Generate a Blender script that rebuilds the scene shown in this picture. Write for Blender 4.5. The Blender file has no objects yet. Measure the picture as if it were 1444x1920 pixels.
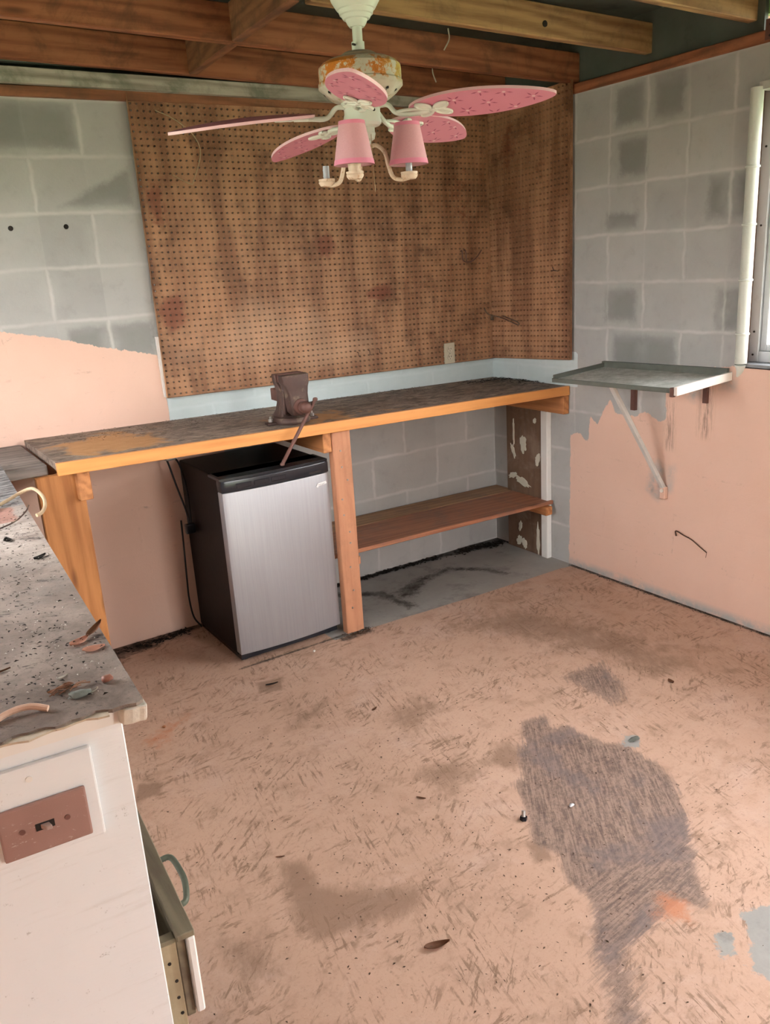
import bpy, bmesh, math, random
import numpy as np
from mathutils import Vector, Matrix
random.seed(7); np.random.seed(7)
S = bpy.context.scene
COL = S.collection
PI = math.pi

# ------------------------------------------------------------------ camera
FPX, CX, CY, CZ, PITCH, YAW, ROLL = 1565.5251, -2.9879, -3.5433, 1.5809, .2926, .5619, -.0635
fw = Vector((math.sin(YAW)*math.cos(PITCH), math.cos(YAW)*math.cos(PITCH), -math.sin(PITCH)))
sd = Vector((math.cos(YAW), -math.sin(YAW), 0)); up = sd.cross(fw)
s2 = math.cos(ROLL)*sd + math.sin(ROLL)*up; u2 = -math.sin(ROLL)*sd + math.cos(ROLL)*up
cam_d = bpy.data.cameras.new('camera'); cam = bpy.data.objects.new('camera', cam_d); COL.objects.link(cam)
cam_d.sensor_fit = 'VERTICAL'; cam_d.sensor_height = 24.0; cam_d.lens = FPX/1920*24.0; cam_d.clip_start = .02
M = Matrix(((s2.x, u2.x, -fw.x, CX), (s2.y, u2.y, -fw.y, CY), (s2.z, u2.z, -fw.z, CZ), (0, 0, 0, 1)))
cam.matrix_world = M
S.camera = cam
S.view_settings.view_transform = 'Standard'; S.view_settings.look = 'None'
S.view_settings.gamma = 1; S.view_settings.use_curve_mapping = False
S.view_settings.exposure = 0.10
# ------------------------------------------------------------------ daylight
W = bpy.data.worlds.new('world'); S.world = W; W.use_nodes = True
nt = W.node_tree; nt.nodes.clear()
out = nt.nodes.new('ShaderNodeOutputWorld'); bg = nt.nodes.new('ShaderNodeBackground')
tc = nt.nodes.new('ShaderNodeTexCoord'); sp = nt.nodes.new('ShaderNodeSeparateXYZ'); rp = nt.nodes.new('ShaderNodeValToRGB')
nt.links.new(tc.outputs['Generated'], sp.inputs[0]); nt.links.new(sp.outputs['Z'], rp.inputs[0])
e = rp.color_ramp.elements
e[0].position = 0.0; e[0].color = (.33, .36, .27, 1)
e[1].position = 0.04; e[1].color = (1.0, .985, .96, 1)
x = e.new(.6); x.color = (.97, .975, 1.0, 1)
nt.links.new(rp.outputs[0], bg.inputs[0]); bg.inputs[1].default_value = 17.5
nt.links.new(bg.outputs[0], out.inputs[0])
def portal(name, loc, rot, sx, sy):
    d = bpy.data.lights.new(name, 'AREA'); d.shape = 'RECTANGLE'; d.size = sx; d.size_y = sy
    d.cycles.is_portal = True
    o = bpy.data.objects.new(name, d); COL.objects.link(o); o.location = loc; o.rotation_euler = rot
DOOR = (-1.50, -0.80, 0.0, 2.10)          # opening in the front wall x0,x1,z0,z1
WIL = (-0.55, -2.05, 1.15, 2.05)          # window in the left wall above the worktop
WIN = (-1.49, -3.95, 1.09, 2.10)          # window in the right wall y0,y1,z0,z1
YF, XL = -4.6, -3.38
portal('door_portal', ((DOOR[0]+DOOR[1])/2, YF-.1, DOOR[3]/2), (PI/2, 0, 0), DOOR[1]-DOOR[0], DOOR[3])
portal('window_portal', (XL-.25, (WIL[0]+WIL[1])/2, (WIL[2]+WIL[3])/2), (0, -PI/2, 0), WIL[3]-WIL[2], WIL[0]-WIL[1])
portal('window_portal', (.15, (WIN[0]+WIN[1])/2, (WIN[2]+WIN[3])/2), (0, PI/2, 0), WIN[3]-WIN[2], WIN[0]-WIN[1])

# ------------------------------------------------------------------ mesh helpers
def bmnew(): return bmesh.new()
def hexa(bm, p):           # p: 4 bottom then 4 top (same winding)
    v = [bm.verts.new(q) for q in p]
    for f in ((3, 2, 1, 0), (4, 5, 6, 7), (0, 1, 5, 4), (1, 2, 6, 5), (2, 3, 7, 6), (3, 0, 4, 7)):
        bm.faces.new([v[i] for i in f])
    return v
def box(bm, x0, x1, y0, y1, z0, z1):
    x0, x1 = sorted((x0, x1)); y0, y1 = sorted((y0, y1)); z0, z1 = sorted((z0, z1))
    return hexa(bm, [(x0, y0, z0), (x1, y0, z0), (x1, y1, z0), (x0, y1, z0), (x0, y0, z1), (x1, y0, z1), (x1, y1, z1), (x0, y1, z1)])
def bevel(bm, w, seg=2, ang=.5):
    bmesh.ops.recalc_face_normals(bm, faces=bm.faces)
    ed = [e for e in bm.edges if len(e.link_faces) == 2 and e.calc_face_angle(0) > ang]
    bmesh.ops.bevel(bm, geom=ed, offset=w, segments=seg, affect='EDGES', profile=.6, clamp_overlap=True)
def lathe(bm, prof, c=(0, 0, 0), n=40, a0=0, sx=1, sy=1):
    rings = []
    for r, z in prof:
        if r < 1e-5: rings.append([bm.verts.new((c[0], c[1], c[2]+z))])
        else: rings.append([bm.verts.new((c[0]+sx*r*math.cos(a0+2*PI*i/n), c[1]+sy*r*math.sin(a0+2*PI*i/n), c[2]+z)) for i in range(n)])
    for A, B in zip(rings, rings[1:]):
        for i in range(n):
            j = (i+1) % n
            if len(A) == 1 and len(B) > 1: bm.faces.new((A[0], B[i], B[j]))
            elif len(B) == 1 and len(A) > 1: bm.faces.new((A[i], B[0], A[j]))
            elif len(A) > 1: bm.faces.new((A[i], B[i], B[j], A[j]))
def smoothpath(pts, k=6):
    P = [Vector(p) for p in pts]
    if len(P) < 3: return P
    Q = [P[0]*2-P[1]] + P + [P[-1]*2-P[-2]]; R = []
    for i in range(1, len(Q)-2):
        for t in np.linspace(0, 1, k, endpoint=False):
            a, b, c, d = Q[i-1], Q[i], Q[i+1], Q[i+2]
            R.append(.5*((2*b)+(c-a)*t+(2*a-5*b+4*c-d)*t*t+(3*b-a-3*c+d)*t**3))
    R.append(P[-1]); return R
def tube(bm, pts, r, n=10, smooth=True, r2=None, k=6):
    P = smoothpath(pts, k) if smooth else [Vector(p) for p in pts]
    rings = []; prev = None
    for i, p in enumerate(P):
        t = (P[min(i+1, len(P)-1)]-P[max(i-1, 0)]).normalized()
        if prev is None:
            a = Vector((0, 0, 1)) if abs(t.z) < .9 else Vector((1, 0, 0))
            u = t.cross(a).normalized()
        else: u = (prev - t*prev.dot(t)).normalized()
        prev = u; v = t.cross(u)
        rr = r if r2 is None else r+(r2-r)*i/(len(P)-1)
        rings.append([bm.verts.new(p+rr*(math.cos(2*PI*j/n)*u+math.sin(2*PI*j/n)*v)) for j in range(n)])
    for A, B in zip(rings, rings[1:]):
        for j in range(n): bm.faces.new((A[j], A[(j+1) % n], B[(j+1) % n], B[j]))
    bm.faces.new(rings[0][::-1]); bm.faces.new(rings[-1])
def cyl(bm, a, b, r, n=24, r2=None): tube(bm, [a, b], r, n, False, r2)
def prism(bm, poly, f0, f1):
    """poly: list of 2-D points; f0,f1 map a 2-D point to 3-D on either side"""
    A = [bm.verts.new(f0(p)) for p in poly]; B = [bm.verts.new(f1(p)) for p in poly]
    bm.faces.new(A[::-1]); bm.faces.new(B)
    n = len(poly)
    for i in range(n): bm.faces.new((A[i], A[(i+1) % n], B[(i+1) % n], B[i]))
def xform(bm, mat): bmesh.ops.transform(bm, matrix=mat, verts=bm.verts)
def obj(name, bm, mat, parent=None, loc=None, smooth=False, label=None, kind=None):
    bmesh.ops.recalc_face_normals(bm, faces=bm.faces)
    me = bpy.data.meshes.new(name)
    if parent is not None: off = W_LOC[parent.name]
    elif loc is not None: off = Vector(loc)
    else:
        vs = [v.co for v in bm.verts]
        off = Vector(((min(v.x for v in vs)+max(v.x for v in vs))/2, (min(v.y for v in vs)+max(v.y for v in vs))/2, min(v.z for v in vs)))
    for v in bm.verts: v.co -= off
    bm.to_mesh(me); bm.free()
    o = bpy.data.objects.new(name, me); COL.objects.link(o)
    for m in (mat if isinstance(mat, (list, tuple)) else [mat]): me.materials.append(m)
    if parent is not None: o.parent = parent; W_LOC[o.name] = off.copy()
    else: o.location = off; W_LOC[o.name] = off.copy()
    if smooth:
        for p in me.polygons: p.use_smooth = True
        try: me.set_sharp_from_angle(angle=math.radians(smooth if smooth > 1 else 40))
        except Exception: pass
    if label: o['label'] = label
    if kind: o['kind'] = kind
    return o
W_LOC = {}
def thing(name, label, cat, loc, group=None):
    o = bpy.data.objects.new(name, None); COL.objects.link(o); o.location = loc; o.empty_display_size = .05
    W_LOC[o.name] = Vector(loc); o['label'] = label; o['category'] = cat
    if group: o['group'] = group
    return o
def tag(o, label, cat, group=None):
    o['label'] = label; o['category'] = cat
    if group: o['group'] = group
    return o

# ------------------------------------------------------------------ material helpers
def mat(name):
    m = bpy.data.materials.new(name); m.use_nodes = True
    t = m.node_tree; t.nodes.clear()
    o = t.nodes.new('ShaderNodeOutputMaterial'); b = t.nodes.new('ShaderNodeBsdfPrincipled')
    t.links.new(b.outputs[0], o.inputs[0])
    return m, N(t, b)
class N:
    def __init__(s, t, b): s.t = t; s.b = b
    def n(s, ty, **k):
        q = s.t.nodes.new(ty)
        for a, v in k.items(): setattr(q, a, v)
        return q
    def l(s, a, b): s.t.links.new(a, b)
    def _in(s, sock, v):
        if hasattr(v, 'is_linked') or isinstance(v, bpy.types.NodeSocket): s.l(v, sock)
        elif isinstance(v, (tuple, list)) and len(v) == 3 and sock.type == 'RGBA': sock.default_value = (*v, 1)
        else: sock.default_value = v
    def pos(s): return s.n('ShaderNodeNewGeometry').outputs['Position']
    def obj(s): return s.n('ShaderNodeTexCoord').outputs['Object']
    def map(s, v, sc=(1, 1, 1), rot=(0, 0, 0), loc=(0, 0, 0)):
        q = s.n('ShaderNodeMapping'); s.l(v, q.inputs[0]); q.inputs['Scale'].default_value = sc; q.inputs['Rotation'].default_value = rot; q.inputs['Location'].default_value = loc
        return q.outputs[0]
    def rmap(s, v, a, sc): return s.map(s.map(v, (1, 1, 1), (0, 0, a)), sc)
    def noise(s, v, scale=5, detail=4, rough=.6, dist=0):
        q = s.n('ShaderNodeTexNoise'); s.l(v, q.inputs['Vector']); q.inputs['Scale'].default_value = scale; q.inputs['Detail'].default_value = detail
        q.inputs['Roughness'].default_value = rough; q.inputs['Distortion'].default_value = dist
        return q.outputs['Fac']
    def ramp(s, v, a, b, lo=0.0, hi=1.0, smooth=True):
        q = s.n('ShaderNodeMapRange'); q.interpolation_type = 'SMOOTHSTEP' if smooth else 'LINEAR'
        s._in(q.inputs[0], v); q.inputs[1].default_value = a; q.inputs[2].default_value = b; q.inputs[3].default_value = lo; q.inputs[4].default_value = hi
        return q.outputs[0]
    def m(s, op, a, b=0.0, c=0.0, clamp=False):
        q = s.n('ShaderNodeMath', operation=op); q.use_clamp = clamp; s._in(q.inputs[0], a); s._in(q.inputs[1], b); s._in(q.inputs[2], c); return q.outputs[0]
    def mix(s, f, a, b, mode='MIX'):
        q = s.n('ShaderNodeMix', data_type='RGBA', blend_type=mode); s._in(q.inputs[0], f); s._in(q.inputs[6], a); s._in(q.inputs[7], b); return q.outputs[2]
    def attr(s, name): return s.n('ShaderNodeAttribute', attribute_name=name).outputs['Fac']
    def sep(s, v): q = s.n('ShaderNodeSeparateXYZ'); s.l(v, q.inputs[0]); return q.outputs
    def comb(s, x, y, z=0.0):
        q = s.n('ShaderNodeCombineXYZ'); s._in(q.inputs[0], x); s._in(q.inputs[1], y); s._in(q.inputs[2], z); return q.outputs[0]
    def set(s, color=None, rough=.6, metal=0.0, bump=None, bs=.3, bd=.01, spec=.4):
        if color is not None: s._in(s.b.inputs['Base Color'], color)
        s._in(s.b.inputs['Roughness'], rough); s._in(s.b.inputs['Metallic'], metal); s.b.inputs['Specular IOR Level'].default_value = spec
        if bump is not None:
            q = s.n('ShaderNodeBump'); q.inputs['Strength'].default_value = bs; q.inputs['Distance'].default_value = bd
            s.l(bump, q.inputs['Height']); s.l(q.outputs[0], s.b.inputs['Normal'])
def srgb(r, g, b):
    f = lambda c: (c/255/12.92) if c/255 <= .04045 else ((c/255+.055)/1.055)**2.4
    return (f(r), f(g), f(b))
def plain(name, c, rough=.5, metal=0.0, var=.12, scale=30, bs=.1, spec=.4, dirt=None, dc=(.1, .07, .05), ds=12, dt=(.55, .7)):
    m, q = mat(name); o = q.obj()
    k = q.noise(o, scale, 5)
    c2 = tuple(max(0, v*(1-var)) for v in c); c1 = tuple(min(1, v*(1+var)) for v in c)
    col = q.mix(k, c2, c1)
    if dirt: col = q.mix(q.m('MULTIPLY', q.ramp(q.noise(o, ds, 8, .7), dt[0], dt[1]), dirt), col, dc)
    q.set(col, rough, metal, k, bs, .004, spec); return m
def wood(name, light, dark, axis='X', rough=.65, grain=1.0, stain=0.0, sc=(.08, .05, .03), worldspace=True, gs=28, knots=True):
    m, q = mat(name); P = q.pos() if worldspace else q.obj()
    st = {'X': (1, 14, 14), 'Y': (14, 1, 14), 'Z': (14, 14, 1)}[axis]
    v = q.map(P, st)
    big = q.noise(v, .55, 3, .5, .8); fine = q.noise(v, 4.5, 5, .7, .2)
    rings = q.n('ShaderNodeTexWave'); rings.wave_type = 'BANDS'; rings.bands_direction = 'DIAGONAL'
    q.l(q.map(P, tuple(.1*s for s in st)), rings.inputs[0]); rings.inputs['Scale'].default_value = gs*.35
    rings.inputs['Distortion'].default_value = 7; rings.inputs['Detail'].default_value = 3; rings.inputs['Detail Scale'].default_value = 1.2
    g = q.m('ADD', q.m('MULTIPLY', rings.outputs['Fac'], .22*grain), q.m('ADD', q.m('MULTIPLY', fine, .5), q.m('MULTIPLY', big, .45)))
    col = q.mix(q.ramp(g, .38, .92), light, dark)
    if knots:
        vo = q.n('ShaderNodeTexVoronoi'); q.l(q.map(P, {'X': (2.2, 9, 9), 'Y': (9, 2.2, 9), 'Z': (9, 9, 2.2)}[axis]), vo.inputs[0]); vo.inputs['Scale'].default_value = .8
        col = q.mix(q.ramp(vo.outputs['Distance'], .02, .12, .75, 0), col, tuple(c*.35 for c in dark))
    if stain: col = q.mix(q.m('MULTIPLY', q.ramp(q.noise(P, 7, 8, .7, .5), .45, .68), stain), col, sc)
    q.set(col, rough, 0, g, .25, .003); return m

# ---- masked grids: a plane split into small cells with mask values on its vertices
def inpoly(U, V, poly):
    ins = np.zeros(U.shape, bool); d = np.full(U.shape, 1e9); n = len(poly)
    for i in range(n):
        x1, y1 = poly[i]; x2, y2 = poly[(i+1) % n]
        c = ((y1 > V) != (y2 > V)) & (U < (x2-x1)*(V-y1)/((y2-y1) if y2 != y1 else 1e-9)+x1); ins ^= c
        t = np.clip(((U-x1)*(x2-x1)+(V-y1)*(y2-y1))/max(1e-9, (x2-x1)**2+(y2-y1)**2), 0, 1)
        d = np.minimum(d, np.hypot(U-x1-t*(x2-x1), V-y1-t*(y2-y1)))
    return np.where(ins, d, -d)
def mask(U, V, polys, soft):
    """0..1 with .5 on the outline; soft = half width in metres"""
    r = np.zeros(U.shape)
    for p in polys:
        s = soft
        if isinstance(p, tuple) and isinstance(p[1], (float, int)) and isinstance(p[0], list): p, s = p
        r = np.maximum(r, np.clip(.5+.5*inpoly(U, V, p)/s, 0, 1))
    return r
def gridmesh(name, us, vs, f, masks, material, hole=None, z=None):
    U, V = np.meshgrid(us, vs, indexing='ij'); nu, nv = len(us), len(vs)
    co = np.array([f(u, v) for u, v in zip(U.ravel(), V.ravel())])
    if z is not None: co[:, 2] += z(U, V).ravel()
    idx = np.arange(nu*nv).reshape(nu, nv); F = []
    for i in range(nu-1):
        for j in range(nv-1):
            if hole and hole((us[i]+us[i+1])/2, (vs[j]+vs[j+1])/2): continue
            F.append((idx[i, j], idx[i+1, j], idx[i+1, j+1], idx[i, j+1]))
    me = bpy.data.meshes.new(name); me.from_pydata(co.tolist(), [], [tuple(int(k) for k in q) for q in F]); me.update()
    for k, polys_soft in masks.items():
        a = me.attributes.new(k, 'FLOAT', 'POINT')
        val = np.zeros(U.shape)
        for polys, soft in polys_soft: val = np.maximum(val, mask(U, V, polys, soft))
        a.data.foreach_set('value', val.ravel().astype(np.float32))
    me.materials.append(material)
    o = bpy.data.objects.new(name, me); COL.objects.link(o); W_LOC[name] = Vector((0, 0, 0)); return o
def rect(a, b, c, d): return [(a, c), (b, c), (b, d), (a, d)]

# ------------------------------------------------------------------ materials
PEACH = (.62, .395, .30)
def block_mat(name, ax, phase):
    m, q = mat(name); P = q.pos(); s = q.sep(P)
    u = s[0] if ax == 'x' else s[1]
    wob = q.noise(P, 11, 3)
    uv = q.comb(q.m('ADD', q.m('ADD', u, 8*.4064+phase), q.m('MULTIPLY', q.m('SUBTRACT', wob, .5), .03)), q.m('ADD', s[2], q.m('MULTIPLY', q.m('SUBTRACT', q.noise(P, 7, 3), .5), .022)))
    def brick(w, ms, smooth, off=.5):
        b = q.n('ShaderNodeTexBrick'); q.l(uv, b.inputs['Vector']); b.inputs['Scale'].default_value = 1; b.inputs['Brick Width'].default_value = w
        b.inputs['Row Height'].default_value = .2032; b.inputs['Mortar Size'].default_value = ms; b.inputs['Mortar Smooth'].default_value = smooth
        b.offset = off; b.inputs['Color1'].default_value = (0, 0, 0, 1); b.inputs['Color2'].default_value = (1, 1, 1, 1); return b
    b1 = brick(.4064, .013, 1.0); b2 = brick(.2032, .010, 1.0, 0)
    hr = q.m('MULTIPLY', b2.outputs['Fac'], q.ramp(q.noise(P, 2.3, 2), .42, .58, 0, 1.0 if ax == 'y' else .2))
    mort = q.m('MAXIMUM', b1.outputs['Fac'], q.m('MULTIPLY', hr, .6))
    b3 = brick(.4064, .075, 1.0); b4 = brick(.2032, .060, 1.0, 0)
    fine = q.noise(P, 90, 6, .75); big = q.noise(P, 3.2, 6, .65); mid = q.noise(P, 14, 6, .7)
    blk = q.mix(q.m('ADD', q.m('MULTIPLY', q.noise(q.comb(q.m('FLOOR', q.m('DIVIDE', q.m('ADD', u, 8*.4064+phase), .2032)), q.m('FLOOR', q.m('DIVIDE', s[2], .2032))), 1.7, 1), .75), q.m('MULTIPLY', big, .4)), (.24, .24, .235), (.50, .49, .47))
    blk = q.mix(q.m('MULTIPLY', q.ramp(mid, .5, .75), .3), blk, (.25, .245, .225))
    blk = q.mix(q.m('MULTIPLY', q.ramp(fine, .60, .72), .3), blk, (.18, .175, .16))
    dkb = q.ramp(q.m('ADD', q.attr('dkblk'), q.m('MULTIPLY', q.m('SUBTRACT', q.noise(P, 12, 6, .7), .5), .9)), .35, .75)
    blk = q.mix(q.m('MULTIPLY', dkb, .6), blk, (.15, .155, .145))
    halo = q.m('MULTIPLY', q.m('MAXIMUM', b3.outputs['Fac'], q.m('MULTIPLY', b4.outputs['Fac'], .5 if ax == 'y' else .1)), q.ramp(q.noise(P, 6, 4, .6), .35, .65))
    blk = q.mix(q.m('MULTIPLY', halo, .55), blk, (.44, .435, .42))
    grey = q.mix(q.m('MULTIPLY', mort, q.ramp(q.noise(P, 5, 3), .35, .6, .3, .75)), blk, (.56, .55, .53))
    # pale blue-white paint band
    st = q.ramp(q.m('ADD', q.attr('strip'), q.m('MULTIPLY', q.m('SUBTRACT', mid, .5), .25)), .45, .55)
    band = q.mix(q.noise(P, 11, 5), (.52, .62, .62), (.66, .73, .74))
    band = q.mix(q.m('MULTIPLY', mort, .25), band, (.75, .82, .84))
    base = q.mix(st, grey, band)
    pm = q.m('ADD', q.attr('peach'), q.m('ADD', q.m('MULTIPLY', q.m('SUBTRACT', q.noise(q.map(P, (1, 1, .35)), 45, 5, .7), .5), .55), q.m('MULTIPLY', q.m('SUBTRACT', mid, .5), .2)))
    pm = q.ramp(pm, .47, .53)
    pc = q.mix(q.noise(P, 2.5, 5), (.64, .42, .325), (.74, .51, .41))
    lines = q.m('MULTIPLY', q.ramp(b1.outputs['Fac'], .5, .9), q.m('MULTIPLY', q.ramp(q.noise(P, 16, 6, .8), .5, .68), q.ramp(q.noise(P, 3.1, 3), .45, .62)))
    pc = q.mix(q.m('MULTIPLY', lines, .75), pc, (.40, .27, .22))
    scf = q.m('MULTIPLY', q.ramp(q.noise(q.map(P, (1, 1, 2.2)), 13, 9, .8, .6), .60, .68), q.ramp(big, .44, .58))
    pc = q.mix(q.m('MULTIPLY', scf, .7), pc, (.36, .27, .23))
    col = q.mix(pm, base, pc)
    dk = q.m('MULTIPLY', q.attr('drip'), q.ramp(q.noise(q.map(P, (6, 6, .6)), 12, 6, .75), .42, .6))
    col = q.mix(dk, col, (.10, .07, .05))
    ed = q.m('MULTIPLY', q.attr('edge'), q.ramp(mid, .3, .6))
    col = q.mix(ed, col, (.38, .37, .35))
    h = q.m('ADD', q.m('MULTIPLY', b1.outputs['Fac'], q.m('SUBTRACT', q.m('MULTIPLY', pm, .22), .32)), q.m('ADD', q.m('MULTIPLY', fine, .25), q.m('MULTIPLY', mid, .2)))
    q.set(col, .85, 0, h, .55, .006, .2)
    return m
def floor_mat():
    m, q = mat('painted_concrete_floor'); P = q.pos(); s = q.sep(P)
    big = q.noise(P, 1.8, 6, .6); mid = q.noise(P, 9, 8, .7); fine = q.noise(P, 70, 6, .8)
    col = q.mix(big, (.46, .285, .20), (.60, .40, .30))
    col = q.mix(q.m('MULTIPLY', q.ramp(q.noise(P, 3.3, 8, .75, .4), .5, .72), .5), col, (.62, .44, .37))
    col = q.mix(q.m('MULTIPLY', q.ramp(mid, .50, .66), .55), col, (.37, .235, .165))
    # scuffs, short brushed strokes in patches
    for rot, sc, seed in ((.9, (70, 12, 1), 0), (.2, (85, 11, 1), 3), (1.5, (60, 13, 1), 7)):
        st = q.noise(q.map(q.rmap(P, rot, sc), (1, 1, 1), (0, 0, 0), (seed, seed, 0)), 1, 4, .7)
        pt = q.ramp(q.noise(q.map(P, (1, 1, 1), (0, 0, 0), (seed*3, 1, 0)), 4.2, 5, .7), .47, .62)
        col = q.mix(q.m('MULTIPLY', q.m('MULTIPLY', q.ramp(st, .54, .60), pt), .8), col, (.24, .145, .095))
    vo = q.n('ShaderNodeTexVoronoi'); q.l(q.map(P, (1, 1.3, 1)), vo.inputs[0]); vo.inputs['Scale'].default_value = 30
    col = q.mix(q.m('MULTIPLY', q.ramp(vo.outputs['Distance'], .06, .13, 1, 0), q.ramp(q.noise(P, 5, 4), .45, .6, 0, .8)), col, (.17, .11, .075))
    col = q.mix(q.m('MULTIPLY', q.ramp(fine, .54, .66), .5), col, (.30, .19, .13)); f2 = q.noise(P, 170, 5, .8); col = q.mix(q.m('MULTIPLY', q.ramp(f2, .60, .68), q.ramp(big, .35, .6, .25, .9)), col, (.17, .105, .075)); col = q.mix(q.m('MULTIPLY', q.ramp(f2, .40, .32), .5), col, (.74, .56, .46))
    def msk(a, amp, v, t=.5, w=.08): return q.ramp(q.m('ADD', q.attr(a), q.m('MULTIPLY', q.m('SUBTRACT', v, .5), amp)), t-w, t+w)
    # streaky dark smudges, plus painted shade on the floor below the right window
    smn = q.noise(q.rmap(P, .5, (30, 9, 1)), 1, 6, .8); soft = msk('smudge_shade', 1.5, q.m('ADD', q.m('MULTIPLY', smn, .6), q.m('MULTIPLY', mid, .4)), .55, .25)
    col = q.mix(q.m('MULTIPLY', soft, .7), col, (.24, .145, .095))
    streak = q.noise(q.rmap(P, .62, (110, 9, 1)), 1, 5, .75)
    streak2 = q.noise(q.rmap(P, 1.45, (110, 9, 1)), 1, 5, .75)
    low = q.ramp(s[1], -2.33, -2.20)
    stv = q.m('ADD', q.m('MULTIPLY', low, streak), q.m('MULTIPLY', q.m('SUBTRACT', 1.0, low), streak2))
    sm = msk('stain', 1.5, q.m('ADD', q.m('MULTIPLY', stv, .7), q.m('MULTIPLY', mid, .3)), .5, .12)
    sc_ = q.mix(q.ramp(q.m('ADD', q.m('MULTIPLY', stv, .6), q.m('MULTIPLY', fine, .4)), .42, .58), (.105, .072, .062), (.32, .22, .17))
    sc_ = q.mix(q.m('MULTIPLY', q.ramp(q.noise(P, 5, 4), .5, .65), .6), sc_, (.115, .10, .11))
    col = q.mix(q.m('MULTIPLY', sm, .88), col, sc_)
    col = q.mix(q.m('MULTIPLY', msk('rust', 1.4, q.noise(P, 22, 6, .8), .6, .25), .75), col, (.50, .18, .08))
    gy = q.m('MAXIMUM', msk('grey', .3, q.noise(P, 30, 6, .7), .5, .05), msk('chip', 1.1, q.noise(P, 16, 6, .75), .5, .04))
    gc = q.mix(mid, (.22, .21, .195), (.44, .42, .39))
    gc = q.mix(q.m('MULTIPLY', q.ramp(q.noise(P, 4, 7, .7), .5, .66), .6), gc, (.13, .12, .11))
    col = q.mix(gy, col, gc)
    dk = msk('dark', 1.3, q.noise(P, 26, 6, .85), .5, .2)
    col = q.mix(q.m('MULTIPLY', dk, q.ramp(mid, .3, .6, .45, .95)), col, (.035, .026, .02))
    q.set(col, q.ramp(mid, .3, .7, .55, .8), 0, q.m('ADD', q.m('MULTIPLY', mid, .5), q.m('MULTIPLY', fine, .5)), .25, .004, .35)
    return m
def peg_mat():
    m, q = mat('stained_hardboard'); P = q.pos()
    v = q.map(P, (6, 6, 1))
    a = q.noise(v, 1.5, 7, .65, .3); b = q.noise(P, 6, 7, .7); f = q.noise(P, 160, 4, .8)
    col = q.mix(q.ramp(a, .36, .64), (.20, .088, .042), (.40, .21, .11))
    col = q.mix(q.ramp(f, .45, .75, 0, .45), col, (.47, .29, .17))
    col = q.mix(q.m('MULTIPLY', q.ramp(b, .50, .66), .7), col, (.13, .055, .026))
    r = q.ramp(q.m('ADD', q.attr('rust'), q.m('MULTIPLY', q.m('SUBTRACT', q.noise(P, 25, 7, .8), .5), 1.3)), .45, .8)
    col = q.mix(q.m('MULTIPLY', r, .75), col, (.16, .04, .018))
    pale = q.ramp(q.m('ADD', q.attr('pale'), q.m('MULTIPLY', q.m('SUBTRACT', b, .5), .8)), .3, .9)
    col = q.mix(q.m('MULTIPLY', pale, .6), col, (.50, .31, .19))
    q.set(col, .62, 0, f, .15, .002, .35); return m
M_back = block_mat('grey_block_back', 'x', .2032); M_right = block_mat('grey_block_right', 'y', 0.0)
M_floor = floor_mat(); M_peg = peg_mat()
M_joist = wood('joist_wood', (.36, .135, .06), (.16, .043, .018), 'X', stain=.5, sc=(.06, .025, .014))
M_joist_y = wood('joist_yellow_wood', (.44, .26, .115), (.19, .085, .035), 'X', stain=.45, sc=(.10, .06, .035))
M_block = wood('blocking_wood', (.27, .115, .055), (.10, .03, .016), 'Y', stain=.6, sc=(.06, .03, .02))
M_plate = wood('wall_plate_wood', (.36, .13, .06), (.15, .045, .02), 'Y', stain=.5, sc=(.09, .05, .03))
M_platex = wood('wall_plate_wood_back', (.30, .12, .055), (.13, .045, .02), 'X', stain=.4)
M_fir = wood('fascia_fir', (.68, .30, .09), (.50, .18, .045), 'X', rough=.5, grain=.6, knots=False)
M_post = wood('post_fir', (.50, .235, .13), (.33, .125, .065), 'Z', rough=.6, grain=.7, stain=.35, sc=(.28, .13, .07))
M_plank = wood('end_plank_fir', (.50, .215, .07), (.30, .105, .03), 'Z', rough=.55, grain=.9)
M_beny = wood('bench_joist_fir', (.55, .24, .09), (.30, .11, .04), 'Y', rough=.6)
M_shelf = wood('shelf_board', (.42, .18, .095), (.24, .09, .05), 'X', rough=.55, stain=.5, sc=(.17, .12, .10))
M_shelf2 = wood('shelf_board_yellow', (.42, .25, .13), (.23, .11, .05), 'X', rough=.6, stain=.4, sc=(.17, .12, .10))
M_weath = wood('weathered_strip', (.45, .42, .36), (.20, .19, .15), 'X', rough=.8, stain=.7, sc=(.12, .14, .10), knots=False)
M_grey = wood('grey_weathered_board', (.27, .23, .205), (.10, .085, .075), 'X', rough=.8, stain=.6, sc=(.07, .06, .055), knots=False)
M_ply = wood('drawer_pine', (.55, .46, .30), (.36, .28, .17), 'Z', rough=.7, stain=.3, sc=(.2, .15, .1), knots=False)
M_olive = wood('drawer_old_wood', (.24, .20, .13), (.11, .085, .055), 'Y', rough=.75, stain=.4, sc=(.14, .09, .07), knots=False)
M_white = plain('white_gloss_enamel', (.74, .77, .70), .3, 0, .04, 20, .05)
M_whitew = plain('white_painted_wood', (.80, .79, .76), .55, 0, .04, 8, .1, dirt=.35, dc=(.5, .48, .45), ds=10)
M_panel = None
M_black = plain('black_appliance_case', (.008, .006, .006), .5, 0, .2, 40, .1, spec=.18, dirt=.5, dc=(.018, .012, .011), ds=6)
M_blackg = plain('black_plastic', (.016, .017, .022), .22, 0, .15, 30, .05)
M_rubber = plain('black_cord_rubber', (.010, .010, .011), .45)
M_iron = plain('rusty_cast_iron', (.075, .042, .034), .6, .3, .4, 22, .5, dirt=.8, dc=(.22, .17, .12), ds=16, dt=(.5, .66))
M_ironr = plain('red_brown_steel', (.125, .058, .046), .55, .25, .3, 30, .4, dirt=.5, dc=(.10, .06, .05), ds=20)
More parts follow.
